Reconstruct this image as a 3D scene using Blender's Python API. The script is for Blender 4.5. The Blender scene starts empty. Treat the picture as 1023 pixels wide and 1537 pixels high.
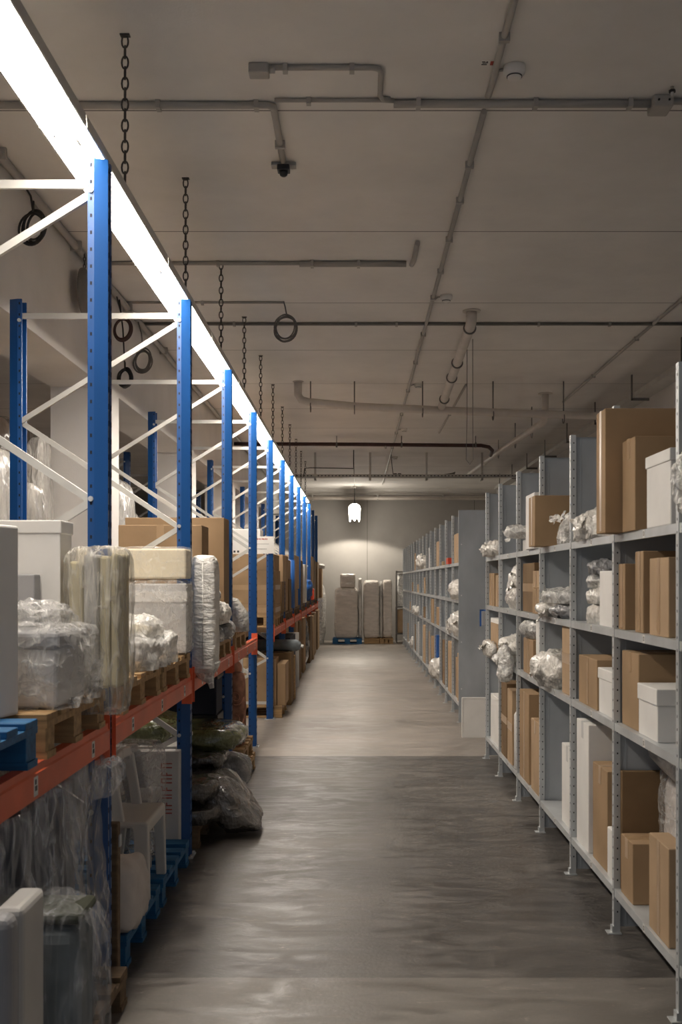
import bpy, bmesh, math, random
from mathutils import Vector, Matrix, noise

random.seed(7)
R = math.radians
S = bpy.context.scene
COL = S.collection

# ------------------------------------------------------------------ camera
F, VX, VY, CZ = 1580.0, 534.0, 872.0, 1.67          # focal length (px), vanishing point, eye height
def X(px, d): return (px - VX) * d / F               # metres right of the camera at depth d
def Z(py, d): return CZ + (VY - py) * d / F          # metres above the floor at depth d
cam = bpy.data.cameras.new('camera')
cam.sensor_fit = 'VERTICAL'; cam.sensor_height = 36.0; cam.sensor_width = 24.0
cam.lens = 36.0 * F / 1537
cam.shift_x = -(VX - 511.5) / 1537
cam.shift_y = (VY - 768.5) / 1537
cam.clip_end = 100
cam.dof.use_dof = True; cam.dof.focus_distance = 10.5; cam.dof.aperture_fstop = 7.0
camo = bpy.data.objects.new('camera', cam); COL.objects.link(camo)
camo.location = (0, 0, CZ); camo.rotation_euler = (R(90), 0, 0)
S.camera = camo
S.view_settings.view_transform = 'Standard'; S.view_settings.look = 'None'
S.view_settings.gamma = 1.0; S.view_settings.use_curve_mapping = False
S.view_settings.exposure = 2.33
S.cycles.use_denoising = True
S.cycles.max_bounces = 10; S.cycles.diffuse_bounces = 6; S.cycles.transparent_max_bounces = 24
S.cycles.sample_clamp_indirect = 6.0

# ------------------------------------------------------------------ materials
def nodes(name):
    m = bpy.data.materials.new(name); m.use_nodes = True
    nt = m.node_tree
    return m, nt, nt.nodes['Principled BSDF'], nt.nodes['Material Output']
def N(nt, t, **kw):
    n = nt.nodes.new(t)
    for k, v in kw.items():
        if k in n.inputs: n.inputs[k].default_value = v
        else: setattr(n, k, v)
    return n
def L(nt, a, b): nt.links.new(a, b)
def ramp(nt, src, stops):
    r = nt.nodes.new('ShaderNodeValToRGB')
    while len(r.color_ramp.elements) < len(stops): r.color_ramp.elements.new(0.5)
    for e, (p, c) in zip(r.color_ramp.elements, stops):
        e.position = p; e.color = c if len(c) == 4 else (*c, 1)
    L(nt, src, r.inputs[0]); return r.outputs[0]
def coords(nt, scale=(1, 1, 1), kind='Object'):
    tc = nt.nodes.new('ShaderNodeTexCoord'); mp = nt.nodes.new('ShaderNodeMapping')
    mp.inputs['Scale'].default_value = scale
    L(nt, tc.outputs[kind], mp.inputs[0]); return mp.outputs[0]
def surf(name, col, rough=.6, metal=0, var=.12, vscale=6, bump=0, bscale=40, stretch=(1, 1, 1), spec=.5, dist=.004, coat=0):
    m, nt, b, o = nodes(name)
    co = coords(nt, stretch)
    n = N(nt, 'ShaderNodeTexNoise', Scale=vscale, Detail=5.0)
    L(nt, co, n.inputs['Vector'])
    lo = tuple(c * (1 - var) for c in col); hi = tuple(min(1, c * (1 + var)) for c in col)
    L(nt, ramp(nt, n.outputs[0], [(.3, lo), (.7, hi)]), b.inputs['Base Color'])
    b.inputs['Roughness'].default_value = rough; b.inputs['Metallic'].default_value = metal
    b.inputs['Specular IOR Level'].default_value = spec
    b.inputs['Coat Weight'].default_value = coat; b.inputs['Coat Roughness'].default_value = .12
    if bump:
        n2 = N(nt, 'ShaderNodeTexNoise', Scale=bscale, Detail=4.0)
        L(nt, co, n2.inputs['Vector'])
        bp = N(nt, 'ShaderNodeBump', Strength=bump, Distance=dist)
        L(nt, n2.outputs[0], bp.inputs['Height']); L(nt, bp.outputs[0], b.inputs['Normal'])
    return m
def crumple(nt, co, scale, dist):
    """height and crease lines of crumpled plastic: long winding folds over distorted facets"""
    n = N(nt, 'ShaderNodeTexNoise', Scale=scale*.6, Detail=3.0); L(nt, co, n.inputs['Vector'])
    s = N(nt, 'ShaderNodeVectorMath', operation='MULTIPLY_ADD'); L(nt, n.outputs['Color'], s.inputs[0])
    s.inputs[1].default_value = (2.2*dist/scale,)*3; L(nt, co, s.inputs[2])
    v = N(nt, 'ShaderNodeTexVoronoi', feature='DISTANCE_TO_EDGE', Scale=scale*1.3); L(nt, s.outputs[0], v.inputs['Vector'])
    hs, lines = [], [ramp(nt, v.outputs[0], [(0, (.5,)*3), (.05, (0,)*3)])]
    for k, st in ((.55, (1, .45, 1.6)), (1.2, (1.5, 1, .5))):
        mp = nt.nodes.new('ShaderNodeMapping'); mp.inputs['Scale'].default_value = st; mp.inputs['Rotation'].default_value = (k, .7*k, .4)
        L(nt, co, mp.inputs[0])
        q = N(nt, 'ShaderNodeTexNoise', Scale=scale*k, Detail=2.5, Roughness=.5, Distortion=.9); L(nt, mp.outputs[0], q.inputs['Vector'])
        ab = N(nt, 'ShaderNodeMath', operation='SUBTRACT'); L(nt, q.outputs[0], ab.inputs[0]); ab.inputs[1].default_value = .5
        ab2 = N(nt, 'ShaderNodeMath', operation='ABSOLUTE'); L(nt, ab.outputs[0], ab2.inputs[0])
        hs.append(ab2.outputs[0]); lines.append(ramp(nt, ab2.outputs[0], [(0, (.8,)*3), (.022, (.25,)*3), (.06, (0,)*3)]))
    def add(x, y, w):
        m = N(nt, 'ShaderNodeMath', operation='MULTIPLY_ADD'); L(nt, x, m.inputs[0]); m.inputs[1].default_value = w; L(nt, y, m.inputs[2]); return m.outputs[0]
    return add(v.outputs[0], add(hs[1], hs[0], .8), .5), add(lines[2], add(lines[1], lines[0], 1), .8)
def film(name, col=(.92, .91, .89), lo=.06, hi=.35, rough=.1, scale=8, dist=1.6, strength=.6, stretch=(1, 1, 1)):
    """wrinkled clear plastic: mostly see-through, whiter along its creases and where it turns away"""
    m, nt, b, o = nodes(name)
    co = coords(nt, stretch)
    h, line = crumple(nt, co, scale, dist)
    b.inputs['Base Color'].default_value = (*col, 1); b.inputs['Roughness'].default_value = rough
    b.inputs['Specular IOR Level'].default_value = .8
    bp = N(nt, 'ShaderNodeBump', Strength=strength, Distance=.09); bp.invert = True
    L(nt, h, bp.inputs['Height']); L(nt, bp.outputs[0], b.inputs['Normal'])
    lw = N(nt, 'ShaderNodeLayerWeight', Blend=.35); L(nt, bp.outputs[0], lw.inputs['Normal'])
    f1 = N(nt, 'ShaderNodeMath', operation='MULTIPLY_ADD'); L(nt, line, f1.inputs[0]); f1.inputs[1].default_value = hi; f1.inputs[2].default_value = lo
    f2 = N(nt, 'ShaderNodeMath', operation='MULTIPLY_ADD'); f2.use_clamp = True; L(nt, lw.outputs['Facing'], f2.inputs[0]); f2.inputs[1].default_value = .45*hi+.05; L(nt, f1.outputs[0], f2.inputs[2])
    tr = N(nt, 'ShaderNodeBsdfTransparent'); tr.inputs[0].default_value = (.97, .97, .97, 1)
    mx = N(nt, 'ShaderNodeMixShader')
    L(nt, f2.outputs[0], mx.inputs[0]); L(nt, tr.outputs[0], mx.inputs[1]); L(nt, b.outputs[0], mx.inputs[2])
    L(nt, mx.outputs[0], o.inputs[0]); return m
def bagmat(name, col, rough=.25, scale=11, strength=.5, var=.18, stretch=(1, 1, 1), coat=.5, dist=1.6):
    """opaque creased plastic bag"""
    m, nt, b, o = nodes(name)
    co = coords(nt, stretch)
    h, line = crumple(nt, co, scale, dist)
    n = N(nt, 'ShaderNodeTexNoise', Scale=scale*.6, Detail=5.0, Roughness=.6); L(nt, co, n.inputs['Vector'])
    lo = tuple(c * (1 - var) for c in col); hi = tuple(min(1, c * (1 + var)) for c in col)
    L(nt, ramp(nt, n.outputs[0], [(.35, lo), (.65, hi)]), b.inputs['Base Color'])
    b.inputs['Roughness'].default_value = rough; b.inputs['Coat Weight'].default_value = coat
    b.inputs['Coat Roughness'].default_value = .12
    bp = N(nt, 'ShaderNodeBump', Strength=strength, Distance=.08); bp.invert = True
    L(nt, h, bp.inputs['Height']); L(nt, bp.outputs[0], b.inputs['Normal'])
    return m
def emit(name, col, st):
    m, nt, b, o = nodes(name)
    b.inputs['Base Color'].default_value = (.8, .8, .8, 1)
    b.inputs['Emission Color'].default_value = (*col, 1); b.inputs['Emission Strength'].default_value = st
    return m

M = {}
M['blue'] = surf('blue_paint', (.006, .066, .24), .36, var=.10, vscale=3, spec=.5)
M['dark_hole'] = surf('slot_shadow', (.01, .012, .02), .9)
M['bolt'] = surf('zinc_bolt', (.7, .7, .7), .3, .7)
M['orange'] = surf('orange_paint', (.74, .135, .055), .45, var=.14, vscale=5)
M['brace'] = surf('zinc_brace', (.56, .55, .52), .42, .35, var=.08)
M['galv'] = surf('galvanised_steel', (.55, .57, .58), .40, .35, var=.14, vscale=5, stretch=(1, 1, .6))
M['panel'] = surf('galvanised_sheet', (.40, .43, .46), .42, .30, var=.14, vscale=4, stretch=(1, 1, .5))
M['card'] = surf('brown_cardboard', (.36, .242, .140), .8, var=.12, vscale=4, bump=.12, bscale=60, spec=.2)
M['card2'] = surf('pale_cardboard', (.45, .315, .195), .8, var=.10, vscale=4, bump=.12, bscale=60, spec=.2)
M['card3'] = surf('dark_cardboard', (.20, .128, .068), .8, var=.14, vscale=4, bump=.12, bscale=60, spec=.2)
M['tape'] = surf('packing_tape', (.42, .28, .155), .3, var=.10, spec=.6)
M['white'] = surf('white_carton', (.79, .77, .74), .6, var=.05, vscale=5, bump=.08, bscale=50)
M['grey'] = surf('grey_carton', (.58, .57, .56), .6, var=.06, vscale=5, bump=.08, bscale=50)
M['cream'] = surf('cream_foam', (.80, .72, .55), .7, var=.08, vscale=5)
M['foam_y'] = surf('yellowed_foam', (.62, .55, .36), .8, var=.2, vscale=9, stretch=(1, 1, .3))
M['wood'] = surf('pallet_wood', (.42, .27, .13), .75, var=.3, vscale=12, bump=.3, bscale=30, stretch=(.3, 3, 3))
M['woodd'] = surf('old_pallet_wood', (.16, .105, .06), .8, var=.3, vscale=12, bump=.3, bscale=30, stretch=(.3, 3, 3))
M['bwood'] = surf('blue_pallet_wood', (.012, .12, .29), .6, var=.3, vscale=14, bump=.3, bscale=30, stretch=(.3, 3, 3))
M['film'] = film('clear_film')
M['film_m'] = film('milky_film', (.86, .85, .82), .34, .5, .18)
M['film_v'] = film('clear_film_with_long_folds', (.86, .88, .92), .02, .26, .1, 4, 1.0, .7, (2.6, 2.6, .4))
M['film_s'] = film('soft_sleeve_film', (.72, .69, .62), .16, .40, .14, 5, 1.0, .6, (2.4, 2.4, .35))
M['film_t'] = film('tight_clear_film', (.9, .88, .84), .07, .30, .1, 9, 2.0, .5)
M['bag_w'] = bagmat('white_plastic_bag', (.74, .71, .66), .28)
M['bag_g'] = bagmat('grey_plastic_bag', (.32, .32, .33), .25)
M['bag_d'] = bagmat('dark_plastic_bag', (.06, .055, .052), .15, var=.3, coat=1)
M['bag_o'] = bagmat('olive_plastic_bag', (.12, .13, .055), .16, var=.3, coat=1)
M['bag_q'] = bagmat('quilted_white_wrap', (.74, .72, .68), .35, 8, .35, .05, (1, 1, 2.2), .3)
M['wrap_p'] = bagmat('stretch_wrapped_goods', (.66, .60, .54), .25, 9, .4, .10, (.7, .7, 2.5), .5)
M['wrap_s'] = bagmat('silvery_wrapped_goods', (.52, .50, .47), .22, 7, .6, .25, (1, 1, .5), .7)
M['wrap_b'] = bagmat('brown_wrapped_goods', (.10, .075, .06), .2, 6, .5, .4, (1, 1, .5), .7)
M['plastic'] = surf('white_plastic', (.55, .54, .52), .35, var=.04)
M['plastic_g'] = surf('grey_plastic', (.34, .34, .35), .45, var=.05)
M['navy'] = surf('navy_fabric', (.012, .017, .035), .8, var=.2)
M['black'] = surf('black_plastic', (.015, .015, .018), .4)
M['lamp_metal'] = surf('lamp_housing', (.55, .53, .50), .45, .2, var=.04)
M['chain'] = surf('dull_chain', (.09, .085, .08), .5, .5)
M['conduit'] = surf('grey_conduit', (.40, .38, .355), .5, var=.06)
M['pvc'] = surf('pale_drain_pipe', (.62, .57, .52), .45, var=.07)
M['iron'] = surf('dark_red_iron_pipe', (.055, .022, .02), .5, var=.2)
M['steel'] = surf('tray_steel', (.52, .50, .47), .45, .4, var=.1)
M['cable'] = surf('black_cable', (.02, .019, .018), .55)
M['cable_g'] = surf('grey_cable', (.17, .16, .15), .55)
M['paper'] = surf('white_paper', (.75, .73, .70), .7, var=.02)
M['ink'] = surf('dark_ink', (.06, .06, .065), .7)
M['inkr'] = surf('red_ink', (.35, .05, .035), .7)
M['red'] = surf('red_plastic', (.65, .07, .03), .4)
M['bluep'] = surf('blue_plastic', (.02, .10, .34), .4, var=.08)
M['rug'] = surf('rust_patterned_rug', (.30, .15, .10), .9, var=.5, vscale=14, bump=.3)
M['peach'] = surf('peach_fabric', (.55, .26, .17), .85, var=.15)
M['greycloth'] = surf('blue_grey_cloth', (.16, .185, .20), .85, var=.25, vscale=10, bump=.4, bscale=14)
M['cloth'] = surf('off_white_cloth', (.60, .56, .53), .85, var=.06, bump=.4, bscale=9, dist=.02)
M['glow'] = emit('tube_light_diffuser', (1.0, .905, .79), 9.0)
M['glow2'] = emit('pendant_shade_glow', (1.0, .92, .79), 9.0)

# ------------------------------------------------------------------ mesh builder
class MB:
    def __init__(s): s.bm = bmesh.new(); s.smooth = False
    def face(s, vs, m=0):
        try:
            f = s.bm.faces.new(vs); f.material_index = m; f.smooth = s.smooth; return f
        except ValueError: return None
    def box(s, x0, x1, y0, y1, z0, z1, m=0, bev=0, seg=2, rot=None):
        c = Vector(((x0+x1)/2, (y0+y1)/2, (z0+z1)/2)); h = Vector(((x1-x0)/2, (y1-y0)/2, (z1-z0)/2))
        return s.obox(c, h, rot, m, bev, seg)
    def obox(s, c, h, rot=None, m=0, bev=0, seg=2):
        c = Vector(c); vs = []
        for i in (-1, 1):
            for j in (-1, 1):
                for k in (-1, 1):
                    p = Vector((i*h[0], j*h[1], k*h[2]))
                    if rot is not None: p = rot @ p
                    vs.append(s.bm.verts.new(c + p))
        fs = [s.face([vs[q] for q in qs], m) for qs in ((0,1,3,2),(4,6,7,5),(0,4,5,1),(2,3,7,6),(0,2,6,4),(1,5,7,3))]
        if bev:
            es = list({e for f in fs for e in f.edges})
            r = bmesh.ops.bevel(s.bm, geom=es, offset=bev, segments=seg, profile=.5, affect='EDGES')
            for f in r['faces']: f.material_index = m
        return s
    def bar(s, p0, p1, w, t, up=(0, 1, 0), m=0):
        p0, p1 = Vector(p0), Vector(p1); d = (p1-p0); ln = d.length; d.normalize()
        u = Vector(up); u = (u - d*u.dot(d)).normalized(); v = d.cross(u)
        rot = Matrix((d, u, v)).transposed()
        return s.obox((p0+p1)/2, (ln/2, t/2, w/2), rot, m)
    def tube(s, pts, r, n=10, m=0, closed=False, cap=True):
        pts = [Vector(p) for p in pts]; rings = []; k = len(pts)
        rr = r if isinstance(r, (list, tuple)) else [r]*k
        prev = None
        for i, p in enumerate(pts):
            a = pts[(i-1) % k] if (closed or i) else p
            b = pts[(i+1) % k] if (closed or i < k-1) else p
            d = (b-a).normalized()
            if prev is None:
                u = Vector((0, 0, 1)) if abs(d.z) < .9 else Vector((1, 0, 0))
            else: u = prev
            u = (u - d*u.dot(d))
            if u.length < 1e-6: u = d.orthogonal()
            u.normalize(); prev = u; v = d.cross(u)
            rings.append([s.bm.verts.new(p + (u*math.cos(2*math.pi*q/n) + v*math.sin(2*math.pi*q/n))*rr[i]) for q in range(n)])
        sm = s.smooth; s.smooth = True
        for i in range(k if closed else k-1):
            A, B = rings[i], rings[(i+1) % k]
            for q in range(n): s.face([A[q], A[(q+1) % n], B[(q+1) % n], B[q]], m)
        s.smooth = sm
        if cap and not closed:
            s.face(list(reversed(rings[0])), m); s.face(rings[-1], m)
        return s
    def cyl(s, p0, p1, r, n=12, m=0): return s.tube([p0, p1], r, n, m)
    def prism(s, poly, z0, z1, m=0, axis='z'):
        def P(a, b, c): return (a, b, c) if axis == 'z' else ((a, c, b) if axis == 'y' else (c, a, b))
        A = [s.bm.verts.new(P(a, b, z0)) for a, b in poly]; B = [s.bm.verts.new(P(a, b, z1)) for a, b in poly]
        n = len(poly)
        for i in range(n): s.face([A[i], A[(i+1) % n], B[(i+1) % n], B[i]], m)
        s.face(list(reversed(A)), m); s.face(B, m); return s
    def lathe(s, prof, c=(0, 0, 0), n=20, m=0):
        c = Vector(c); rings = []
        for r, z in prof: rings.append([s.bm.verts.new(c + Vector((r*math.cos(2*math.pi*q/n), r*math.sin(2*math.pi*q/n), z))) for q in range(n)])
        sm = s.smooth; s.smooth = True
        for A, B in zip(rings, rings[1:]):
            for q in range(n): s.face([A[q], A[(q+1) % n], B[(q+1) % n], B[q]], m)
        s.smooth = sm
        s.face(list(reversed(rings[0])), m); s.face(rings[-1], m); return s
    def lump(s, x0, x1, y0, y1, z0, z1, e=3, amp=.03, freq=6, seed=0, cuts=12, stretch=(1, 1, 1), m=0, flat=True, crease=.65, shear=None, taper=0):
        """a soft closed bag: superellipsoid with noise folds, resting flat on z0"""
        t = bmesh.new(); bmesh.ops.create_cube(t, size=2)
        bmesh.ops.subdivide_edges(t, edges=t.edges[:], cuts=cuts, use_grid_fill=True)
        c = Vector(((x0+x1)/2, (y0+y1)/2, (z0+z1)/2)); h = Vector(((x1-x0)/2, (y1-y0)/2, (z1-z0)/2))
        sd = Vector((seed*3.1, seed*1.7, seed*2.3)); mp = {}
        for v in t.verts:
            p = v.co.copy()
            k = (abs(p.x)**e + abs(p.y)**e + abs(p.z)**e) ** (-1/e)
            q = p*k; w = Vector((q.x*h.x, q.y*h.y, q.z*h.z))
            wn = Vector((w.x*stretch[0], w.y*stretch[1], w.z*stretch[2]))*freq + sd
            d = noise.noise(wn) * (1-crease) + (.55 - 2*abs(noise.noise(wn*1.3)) + .25 - .9*abs(noise.noise(wn*2.9+sd))) * crease
            nv = Vector((q.x/h.x, q.y/h.y, q.z/h.z)).normalized()
            w += nv * d * amp
            if taper: f = 1 - taper*(w.z/h.z + 1)/2; w.x *= f; w.y *= f
            if shear: w += Vector(shear)*((w.z/h.z+1)/2)
            if flat and w.z < -h.z + amp*.6: w.z = -h.z
            w.z = max(w.z, -h.z)
            mp[v] = s.bm.verts.new(c + w)
        for f in t.faces:
            g = s.face([mp[v] for v in f.verts], m)
            if g: g.smooth = True
        t.free(); return s
    def torus(s, c, R_, r, nrm=(0, 1, 0), n=20, k=6, sx=1, sz=1, m=0, rot=0):
        nrm = Vector(nrm).normalized(); u = nrm.orthogonal().normalized()
        if abs(nrm.z) < .9: u = Vector((0, 0, 1)); u = (u-nrm*u.dot(nrm)).normalized()
        v = nrm.cross(u)
        pts = [Vector(c) + u*math.cos(2*math.pi*i/n+rot)*R_*sz + v*math.sin(2*math.pi*i/n+rot)*R_*sx for i in range(n)]
        return s.tube(pts, r, k, m, closed=True)
    def build(s, name, mats, parent=None, bevel=0, label=None):
        bmesh.ops.recalc_face_normals(s.bm, faces=s.bm.faces[:])
        if parent is None:
            xs = [v.co for v in s.bm.verts]
            lo = [min(p[i] for p in xs) for i in range(3)]; hi = [max(p[i] for p in xs) for i in range(3)]
            base = Vector(((lo[0]+hi[0])/2, (lo[1]+hi[1])/2, lo[2]))
        else: base = ROOT[parent.name]
        for v in s.bm.verts: v.co -= base
        me = bpy.data.meshes.new(name); s.bm.to_mesh(me); s.bm.free()
        if not isinstance(mats, (list, tuple)): mats = [mats]
        for mm in mats: me.materials.append(M[mm] if isinstance(mm, str) else mm)
        o = bpy.data.objects.new(name, me); COL.objects.link(o)
        if parent is None: o.location = base
        else: o.parent = parent
        ROOT[o.name] = base
        if bevel:
            b = o.modifiers.new('bevel', 'BEVEL'); b.width = bevel; b.segments = 2; b.limit_method = 'ANGLE'
        if label: o['label'] = label
        return o
ROOT = {}
def thing(name, label, cat, loc, group=None):
    o = bpy.data.objects.new(name, None); COL.objects.link(o); o.location = loc
    o.empty_display_size = .1
    o['label'] = label; o['category'] = cat
    if group: o['group'] = group
    ROOT[o.name] = Vector(loc); return o
def tag(o, label, cat, group=None):
    o['label'] = label; o['category'] = cat
    if group: o['group'] = group
    return o
def struct(o): o['kind'] = 'structure'; return o
def dup(root, off, label=None, group=None):
    off = Vector(off)
    def cp(o, par):
        c = o.copy(); COL.objects.link(c)
        if par is not None: c.parent = par
        for ch in o.children: cp(ch, c)
        return c
    r = cp(root, None); r.location = root.location + off; ROOT[r.name] = ROOT[root.name] + off
    if label: r['label'] = label
    if group: r['group'] = group
    return r
ORD = ['first', 'second', 'third', 'fourth', 'fifth', 'sixth', 'seventh', 'eighth', 'ninth', 'tenth', 'eleventh', 'twelfth',
       'thirteenth', 'fourteenth', 'fifteenth', 'sixteenth']
# ================================================================== the room
CEIL = 4.22
BACK = 29.5
def floor_mat():
    m, nt, b, o = nodes('worn_concrete_floor')
    co = coords(nt)
    sep = N(nt, 'ShaderNodeSeparateXYZ'); L(nt, co, sep.inputs[0])
    big = N(nt, 'ShaderNodeTexNoise', Scale=.7, Detail=6.0, Roughness=.6); L(nt, co, big.inputs['Vector'])
    st = coords(nt, (.9, 2.4, 1))
    scuff = N(nt, 'ShaderNodeTexNoise', Scale=2.6, Detail=8.0, Roughness=.68, Distortion=1.2); L(nt, st, scuff.inputs['Vector'])
    fine = N(nt, 'ShaderNodeTexNoise', Scale=60.0, Detail=4.0); L(nt, co, fine.inputs['Vector'])
    def math_(op, a, bb=None, c=None):
        n = N(nt, 'ShaderNodeMath', operation=op)
        for i, v in enumerate((a, bb, c)):
            if v is None: continue
            if isinstance(v, (int, float)): n.inputs[i].default_value = v
            else: L(nt, v, n.inputs[i])
        return n.outputs[0]
    mix = math_('ADD', math_('MULTIPLY', big.outputs[0], .5), math_('MULTIPLY', scuff.outputs[0], .5))
    pale = ramp(nt, mix, [(.40, (.20, .178, .156)), (.5, (.28, .25, .222)), (.60, (.37, .33, .29))])
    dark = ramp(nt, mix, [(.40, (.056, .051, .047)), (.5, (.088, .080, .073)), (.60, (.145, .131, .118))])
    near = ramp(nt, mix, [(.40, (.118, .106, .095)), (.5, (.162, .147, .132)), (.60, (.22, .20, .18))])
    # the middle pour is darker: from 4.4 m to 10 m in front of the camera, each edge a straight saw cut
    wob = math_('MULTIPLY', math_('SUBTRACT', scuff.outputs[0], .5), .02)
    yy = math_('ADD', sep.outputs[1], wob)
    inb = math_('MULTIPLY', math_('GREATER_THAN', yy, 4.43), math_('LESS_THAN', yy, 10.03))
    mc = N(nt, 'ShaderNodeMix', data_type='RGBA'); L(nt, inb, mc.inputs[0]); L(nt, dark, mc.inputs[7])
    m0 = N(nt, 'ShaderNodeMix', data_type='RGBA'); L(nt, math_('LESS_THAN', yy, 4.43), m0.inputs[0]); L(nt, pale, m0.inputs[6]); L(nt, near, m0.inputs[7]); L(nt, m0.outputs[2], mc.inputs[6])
    # saw cuts and pale scratches
    def cut(y, w): return math_('LESS_THAN', math_('ABSOLUTE', math_('SUBTRACT', sep.outputs[1], y)), w)
    cuts = math_('MAXIMUM', math_('MAXIMUM', cut(10.03, .012), cut(9.25, .006)), math_('MAXIMUM', cut(16.0, .008), cut(5.02, .005)))
    mc2 = N(nt, 'ShaderNodeMix', data_type='RGBA'); mc2.inputs[7].default_value = (.06, .055, .05, 1)
    L(nt, math_('MULTIPLY', cuts, .75), mc2.inputs[0]); L(nt, mc.outputs[2], mc2.inputs[6])
    sc = coords(nt, (1.2, 5.5, 1))
    scr = N(nt, 'ShaderNodeTexNoise', Scale=4.0, Detail=9.0, Roughness=.75, Distortion=2.5); L(nt, sc, scr.inputs['Vector'])
    scm = ramp(nt, scr.outputs[0], [(.58, (0, 0, 0)), (.70, (.6, .6, .6))])
    mc3 = N(nt, 'ShaderNodeMix', data_type='RGBA'); mc3.inputs[7].default_value = (.42, .36, .30, 1)
    L(nt, scm, mc3.inputs[0]); L(nt, mc2.outputs[2], mc3.inputs[6])
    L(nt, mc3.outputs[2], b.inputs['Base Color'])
    L(nt, ramp(nt, scuff.outputs[0], [(.40, (.30,)*3), (.60, (.55,)*3)]), b.inputs['Roughness'])
    bp = N(nt, 'ShaderNodeBump', Strength=.2, Distance=.005); L(nt, math_('ADD', fine.outputs[0], math_('MULTIPLY', scuff.outputs[0], 2)), bp.inputs['Height'])
    L(nt, bp.outputs[0], b.inputs['Normal'])
    return m
def plaster(name, col, joints=None, axis=1):
    m, nt, b, o = nodes(name)
    co = coords(nt)
    n = N(nt, 'ShaderNodeTexNoise', Scale=1.1, Detail=6.0, Roughness=.6); L(nt, co, n.inputs['Vector'])
    c = ramp(nt, n.outputs[0], [(.3, tuple(v*.9 for v in col)), (.7, tuple(v*1.06 for v in col))])
    if joints:
        y0, step, w = joints
        sep = N(nt, 'ShaderNodeSeparateXYZ'); L(nt, co, sep.inputs[0])
        a = N(nt, 'ShaderNodeMath', operation='SUBTRACT'); L(nt, sep.outputs[axis], a.inputs[0]); a.inputs[1].default_value = y0 - 40*step
        q = N(nt, 'ShaderNodeMath', operation='MODULO'); L(nt, a.outputs[0], q.inputs[0]); q.inputs[1].default_value = step
        l = N(nt, 'ShaderNodeMath', operation='LESS_THAN'); L(nt, q.outputs[0], l.inputs[0]); l.inputs[1].default_value = w
        mx = N(nt, 'ShaderNodeMix', data_type='RGBA'); L(nt, l.outputs[0], mx.inputs[0]); L(nt, c, mx.inputs[6])
        mx.inputs[7].default_value = (*(v*.3 for v in col), 1); c = mx.outputs[2]
    L(nt, c, b.inputs['Base Color']); b.inputs['Roughness'].default_value = .85
    n2 = N(nt, 'ShaderNodeTexNoise', Scale=90.0, Detail=3.0); L(nt, co, n2.inputs['Vector'])
    bp = N(nt, 'ShaderNodeBump', Strength=.2, Distance=.004); L(nt, n2.outputs[0], bp.inputs['Height']); L(nt, bp.outputs[0], b.inputs['Normal'])
    return m
M['floor'] = floor_mat()
M['ceil'] = plaster('painted_concrete_ceiling', (.79, .765, .735), (5.70, 1.975, .014))
M['wall'] = plaster('painted_wall', (.79, .765, .735))
M['wallb'] = plaster('painted_wall_panels', (.34, .325, .305), (.31, 3.0, .012), 0)
M['soffit'] = plaster('painted_beam', (.79, .765, .735))
LX, RX, FY = -7.0, 3.9, -5.0
def at_origin(o):
    """keep a structure's object coordinates equal to world coordinates, so that its joints lie where they were measured"""
    b = ROOT[o.name]
    for v in o.data.vertices: v.co += b
    o.location = (0, 0, 0); ROOT[o.name] = Vector((0, 0, 0)); return o
def room_box(name, mat, *a): return struct(at_origin(MB().box(*a).build(name, mat)))
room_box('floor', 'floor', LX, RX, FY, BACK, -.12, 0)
room_box('ceiling', 'ceil', LX, RX, FY, BACK, CEIL, CEIL+.15)
room_box('wall_back', 'wallb', LX, RX, BACK, BACK+.2, 0, CEIL)
room_box('wall_right', 'wall', RX, RX+.2, FY, BACK+.2, 0, CEIL)
room_box('wall_left', 'wall', LX-.2, LX, FY, BACK+.2, 0, CEIL)
# long downstand beam behind the left rack, on columns
room_box('trim_1', 'soffit', -2.61, -2.15, FY, BACK, 3.33, CEIL)
for i, y in enumerate((4.4, 9.0, 13.6, 18.2, 22.8, 27.4)):
    room_box('trim_%d' % (i+2), 'soffit', -2.61, -2.15, y, y+.55, 0, 3.33)
room_box('trim_8', 'soffit', -2.15, RX, BACK-.25, BACK, 3.98, CEIL)

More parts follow.
